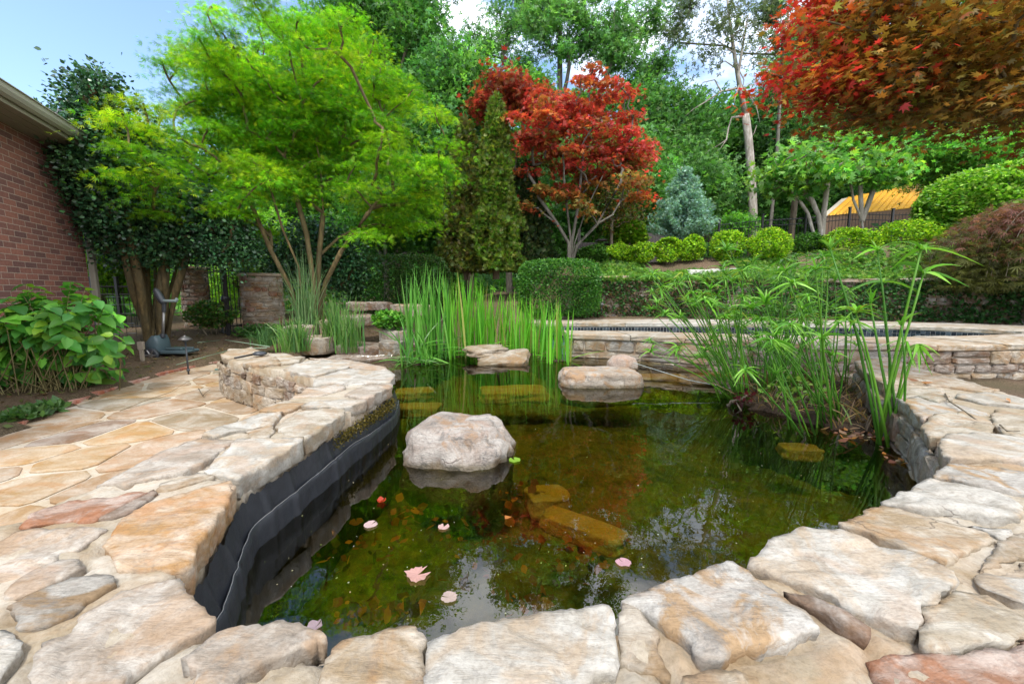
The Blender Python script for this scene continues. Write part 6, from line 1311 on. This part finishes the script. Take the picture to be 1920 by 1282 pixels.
# ---------------------------------------------------------------- hydrangea
def big_leaf():
    V = []; nu, nv = 5, 7
    for j in range(nv):
        s_ = j / (nv - 1); w_ = .36 * math.sin(math.pi * s_ ** .72) ** .8 * (1 - .12 * s_)
        for i in range(nu):
            u = (i / (nu - 1) - .5) * 2; V.append((u * w_, s_, .10 * abs(u) * math.sin(math.pi * s_) - .16 * s_ * s_ - .02 * math.sin(s_ * 16) * abs(u)))
    Fc = [[j * nu + i, j * nu + i + 1, (j + 1) * nu + i + 1, (j + 1) * nu + i] for j in range(nv - 1) for i in range(nu - 1)]
    return np.array(V), np.array(Fc)
def hydrangea():
    r = R_(500); t = thing('hydrangea', 'broad leafy green hydrangea bush in front of the brick wall', 'shrub'); c = np.array(P(105, 735, .05)); c[:2] = D(95, 700, 4.35)[:2]; b = B(); pos = []; fw = []; sz = []
    E = ell_px([(85, 640, 75, 70), (150, 600, 65, 60), (40, 650, 60, 60), (175, 680, 45, 45), (110, 560, 65, 38), (60, 590, 50, 45), (205, 640, 32, 30), (20, 700, 40, 40), (-60, 640, 60, 70)], 4.35, r, .16, .85)
    tips = in_ell(E, 230, r, .6)
    for q in tips:
        a = c + r.normal(0, .14, 3) * (1.4, 1, 0); m_ = a * .45 + q * .55 + (0, 0, .08); b.tube([a - (0, 0, .05), m_, q], [.006, .005, .003], 5, cap=False)
        for pair in range(3):
            base = m_ * (.40 - .2 * pair) + q * (.6 + .2 * pair) if pair < 2 else q; th = r.uniform(0, 6.28)
            for s_ in (0, math.pi): pos.append(base); fw.append((math.cos(th + s_), math.sin(th + s_), .10 if pair == 2 else -.45)); sz.append(r.uniform(.12, .20) * (.75 if pair == 2 else 1.0))
    b.build('stem', bark_mat('hydrangea_stem', (.17, .14, .05), (.28, .22, .09)), t, True)
    n = len(pos); fa = np.array(fw); oc = np.array(pos) - np.mean([e[0] for e in E], 0); oc /= np.linalg.norm(oc, axis=1, keepdims=True); V, Fc, k = scatter(big_leaf(), np.array(pos), np.array(sz), r, .7, fa + oc * .5, .35, oc * .9 + fa * (.5, .5, 0)); young = np.array(sz) < .115
    cl = leafcol(r, n, [(.08, .26, .04), (.11, .32, .045), (.06, .20, .04), (.16, .38, .05)], None, .22); cl[young, :3] = np.array((.20, .36, .03)) * r.lognormal(0, .15, (young.sum(), 1)); mk('foliage', V, Fc, M['leaf'], t, True, np.repeat(cl, k, 0)); settle(t, c)
hydrangea()

# ---------------------------------------------------------------- water lily pads, floating and sunken leaves
def pad(px, py, rpx, label, col, notch=.35, z=ZW + .004, rag=.05, curl=.1, seed=1, rz=0., group='lily pads floating near the front of the pond', cat='lily pad', name='lily_pad', half=1.0):
    r = R_(seed); c = P(px, py, z); rad = rpx / F * c[1] * 1.0; t = None; n = 26; V = [(0, 0, .0)]
    for ring, k in enumerate((.35, .7, 1.0)):
        for i in range(n + 1):
            a = rz + notch / 2 + (2 * math.pi - notch) * i / n; q = rad * k * (1 + (r.normal(0, rag) if k == 1 else 0)); V.append((q * math.cos(a), q * math.sin(a) * half, curl * rad * k ** 3 * (.4 + .6 * math.sin(a * 2 + seed) ** 2)))
    m = n + 1; f = [[0, 1 + i, 2 + i] for i in range(n)] + [[1 + l * m + i, 1 + (l + 1) * m + i, 1 + (l + 1) * m + i + 1, 1 + l * m + i + 1] for l in range(2) for i in range(n)]
    V = np.array(V); cols = np.tile(np.array(tuple(col) + (1,)), (len(V), 1)); cols[:, :3] *= r.lognormal(0, .06, (len(V), 1)); o = mk(name, V, f, M['leaf'], None, True, cols); o.location = tuple(c); tag(o, label, cat, group)
PK = (.62, .40, .37)
pad(695, 983, 13, 'small pale pink lily pad farthest left on the water', (.66, .48, .48), .3, seed=1, rz=1.0)
pad(832, 987, 11, 'small notched pink lily pad in front of the boulder', (.64, .42, .40), .9, seed=2, rz=1.4)
pad(783, 1077, 22, 'largest pink lily pad with a torn ragged edge', (.66, .38, .34), .7, seed=3, rz=.6, rag=.12, curl=.2)
pad(842, 1119, 16, 'plain pale pink lily pad in front of the ragged one', (.55, .42, .38), .2, seed=4, rz=3)
pad(1169, 1054, 16, 'oval pink lily pad near the right front coping', (.62, .36, .42), .1, seed=5, rz=2, half=.8)
pad(590, 1176, 15, 'mauve lily pad half hidden behind the front coping stone', (.40, .30, .34), .2, seed=6, rz=1, curl=.5)
pad(965, 862, 12, 'small bright green leaf floating beside the boulder', (.25, .45, .05), .5, seed=7, rz=2, group='loose leaves on the water', cat='leaf', name='floating_leaf')
pad(1594, 803, 9, 'small bright green leaf floating by the nearest sedge', (.25, .45, .08), .4, seed=8, rz=1, group='loose leaves on the water', cat='leaf', name='floating_leaf')
pad(668, 978, 13, 'brown curled lily pad next to the leftmost pink pad', (.34, .13, .04), .3, seed=9, rz=2, z=ZW - .02)
pad(715, 940, 9, 'small red leaf rising from the water left of the boulder', (.45, .05, .02), .5, seed=10, rz=1, curl=.8, group='loose leaves on the water', cat='leaf', name='floating_leaf')
def sunken():
    r = R_(600); P_ = []; C = []
    spots = [(640, 1040, 70, 34), (720, 1010, 60, 26), (660, 1140, 44, 24), (760, 960, 60, 20), (850, 1000, 60, 26), (980, 1020, 90, 46), (1060, 1060, 70, 40), (900, 1090, 60, 50), (1100, 1030, 60, 30), (980, 920, 60, 20), (700, 1170, 40, 14), (1000, 1130, 60, 20), (760, 1140, 40, 18)]
    for sx, sy, wx, wy in spots:
        for _ in range(20): px, py = r.normal(sx, wx * .55), r.normal(sy, wy * .55); P_.append(P(px, py, r.uniform(-.12, .095)))
    pos = np.array(P_); pos = pos[inside(off(INNER, .1) + [(3.3, 5), (-.9, 5)], pos[:, 0], pos[:, 1])]; n = len(pos); V, Fc, k = scatter(T_oval(.42, .06), pos, r.uniform(.02, .065, n), r, .8); c = leafcol(r, n, [(.52, .17, .03), (.38, .13, .03), (.56, .24, .04), (.26, .11, .03), (.14, .10, .03)], None, .3)
    tag(mk('sunken_leaves', V, Fc, M['leaf'], None, False, np.repeat(c, k, 0)), 'orange and brown lily leaves and litter sunk under the pond surface', 'leaf litter', kind='stuff')
    px = np.concatenate([r.normal(1615, 32, 60), r.normal(1695, 22, 26)]); py = np.concatenate([r.normal(812, 7, 60), r.normal(850, 14, 26)]); pos = np.array([P(a, c, ZW + .006) for a, c in zip(px, py)]); n = len(pos); V, Fc, k = scatter(T_oval(.3, .15), pos, r.uniform(.025, .075, n), r, 1.4); c = leafcol(r, n, [(.20, .08, .05), (.32, .17, .10), (.45, .18, .05), (.12, .06, .05), (.40, .28, .20)], None, .25)
    tag(mk('fallen_leaves', V, Fc, M['leaf'], None, False, np.repeat(c, k, 0)), 'drift of brown fallen leaves on the water around the nearest sedge', 'fallen leaves', kind='stuff')
sunken()
def specks():
    r = R_(620); n = 220; px = r.uniform(480, 1700, n); py = 700 + 480 * r.random(n) ** 1.3; pos = np.array([P(a, c, ZW + .003) for a, c in zip(px, py)]); k = inside(off(INNER, .02) + [(3.3, 5), (-.9, 5)], pos[:, 0], pos[:, 1]); pos = pos[k]; n = len(pos)
    V, Fc, k = scatter(T_oval(.35, .02), pos, r.uniform(.003, .009, n), r, 5.); tag(mk('floating_specks', V, Fc, M['leaf'], None, False, np.repeat(leafcol(r, n, [(.45, .42, .25), (.30, .22, .10), (.5, .5, .42), (.25, .32, .08)], None, .2), k, 0)), 'tiny petals, seeds and pollen floating on the pond', 'debris', kind='stuff')
specks()
def litter_leaf(px, py, z, s_, label, col, seed):
    r = R_(seed); V, Fc, k = scatter(T_oval(.26, .2), np.array([(0, 0, .012)]), s_, r, 1.5); o = mk('dry_leaf', V, Fc, M['leaf'], None, True, tuple(col) + (1,)); o.location = tuple(P(px, py, z)); tag(o, label, 'leaf', 'dry leaves on the coping stones')
litter_leaf(1750, 719, ZC + .02, .07, 'dry orange leaf on the tan coping stone behind the nearest sedge', (.45, .20, .08), 1); litter_leaf(1723, 716, ZC + .02, .07, 'dry brown leaf beside the orange leaf on the tan coping', (.25, .12, .07), 2); litter_leaf(1892, 750, ZC + .02, .06, 'dry orange leaf on the white coping stone at the right', (.50, .24, .10), 3)
litter_leaf(1712, 884, ZW + .01, .09, 'long orange leaf floating under the right coping', (.50, .20, .06), 4)
def twig(label, pts, rad, mat, z, name='twig', cat='twig'):
    b = B(); b.tube([P(x, y, z + .012 + .01 * (i % 2)) for i, (x, y) in enumerate(pts)], list(np.linspace(rad, rad * .5, len(pts))), 6); o = b.build(name, M[mat], None, True); tag(o, label, cat)
twig('thin forked twig lying on the right coping stones', [(1772, 738), (1780, 752), (1800, 765), (1822, 780), (1835, 790)], .005, 'bark', ZC + .01)
twig('short bent twig on the flat coping at the right edge', [(1875, 796), (1888, 808), (1912, 808)], .004, 'bark', ZC + .01)
twig('bent dry twig on the flagstones near the hooked wall', [(372, 728), (380, 742), (386, 735), (394, 730)], .004, 'bark', .008)
twig('long dry grass stalk lying across the far flagstones', [(225, 770), (270, 752), (320, 735), (352, 715), (385, 702)], .003, 'bark_olive', .008, 'dry_stalk', 'stalk')
def brush():
    t = thing('grill_brush', 'thin dark stick with a black stone resting on the far end of the left wall', 'tool'); b = B(); b.tube([P(440, 671, ZC + .025), P(482, 663, ZC + .03)], .009, 7); b.build('stick', M['iron'], t, True)
    b = B(); q = P(487, 662, ZC + .04); b.lathe((q[0], q[1], q[2] - .025), [(.001, 0), (.06, .005), (.075, .02), (.05, .04), (.001, .048)], 12); b.build('head', M['dark_plastic'], t, True); settle(t, q)
brush()
def valve():
    q = P(412, 706, .0); t = thing('garden_valve', 'small teal garden valve standing at the end of the left wall', 'valve'); b = B(); b.tube([q, q + (0, 0, .09)], .008, 8); b.build('pipe', M['dark_plastic'], t, True); b = B(); b.box(q + (0, 0, .10), (.10, .02, .015), .2, bev=.004); b.box(q + (0, 0, .115), (.03, .03, .02), .2, bev=.004); b.build('handle', simple('teal_paint', (.02, .17, .18), .4), t); settle(t, q)
valve()
def line(label, pts, rad, mat, name, cat):
    b = B(); b.tube(pts, rad, 6); o = b.build(name, mat, None, True); tag(o, label, cat)
cord = simple('green_cord', (.22, .32, .22), .6)
line('upper green cord stretched low over the mulch to the path light', [P(505, 650, .45), D(420, 637, 8.0) , D(370, 642, 7.0)], .006, cord, 'cord', 'cord')
line('lower green cord stretched from the wall end past the front path light', [P(500, 652, .45), D(430, 656, 6.2), D(365, 674, 5.6), P(330, 684, .12)], .006, cord, 'cord', 'cord')
line('thin pale line stretched over the water from the block to the sedges', [P(1188, 680, .34), D(1290, 712, 4.0), P(1372, 728, .18)], .0035, simple('pale_cord', (.5, .55, .5), .5), 'cord', 'cord')
print('FACES', sum(len(o.data.polygons) for o in bpy.data.objects if o.type == 'MESH'))
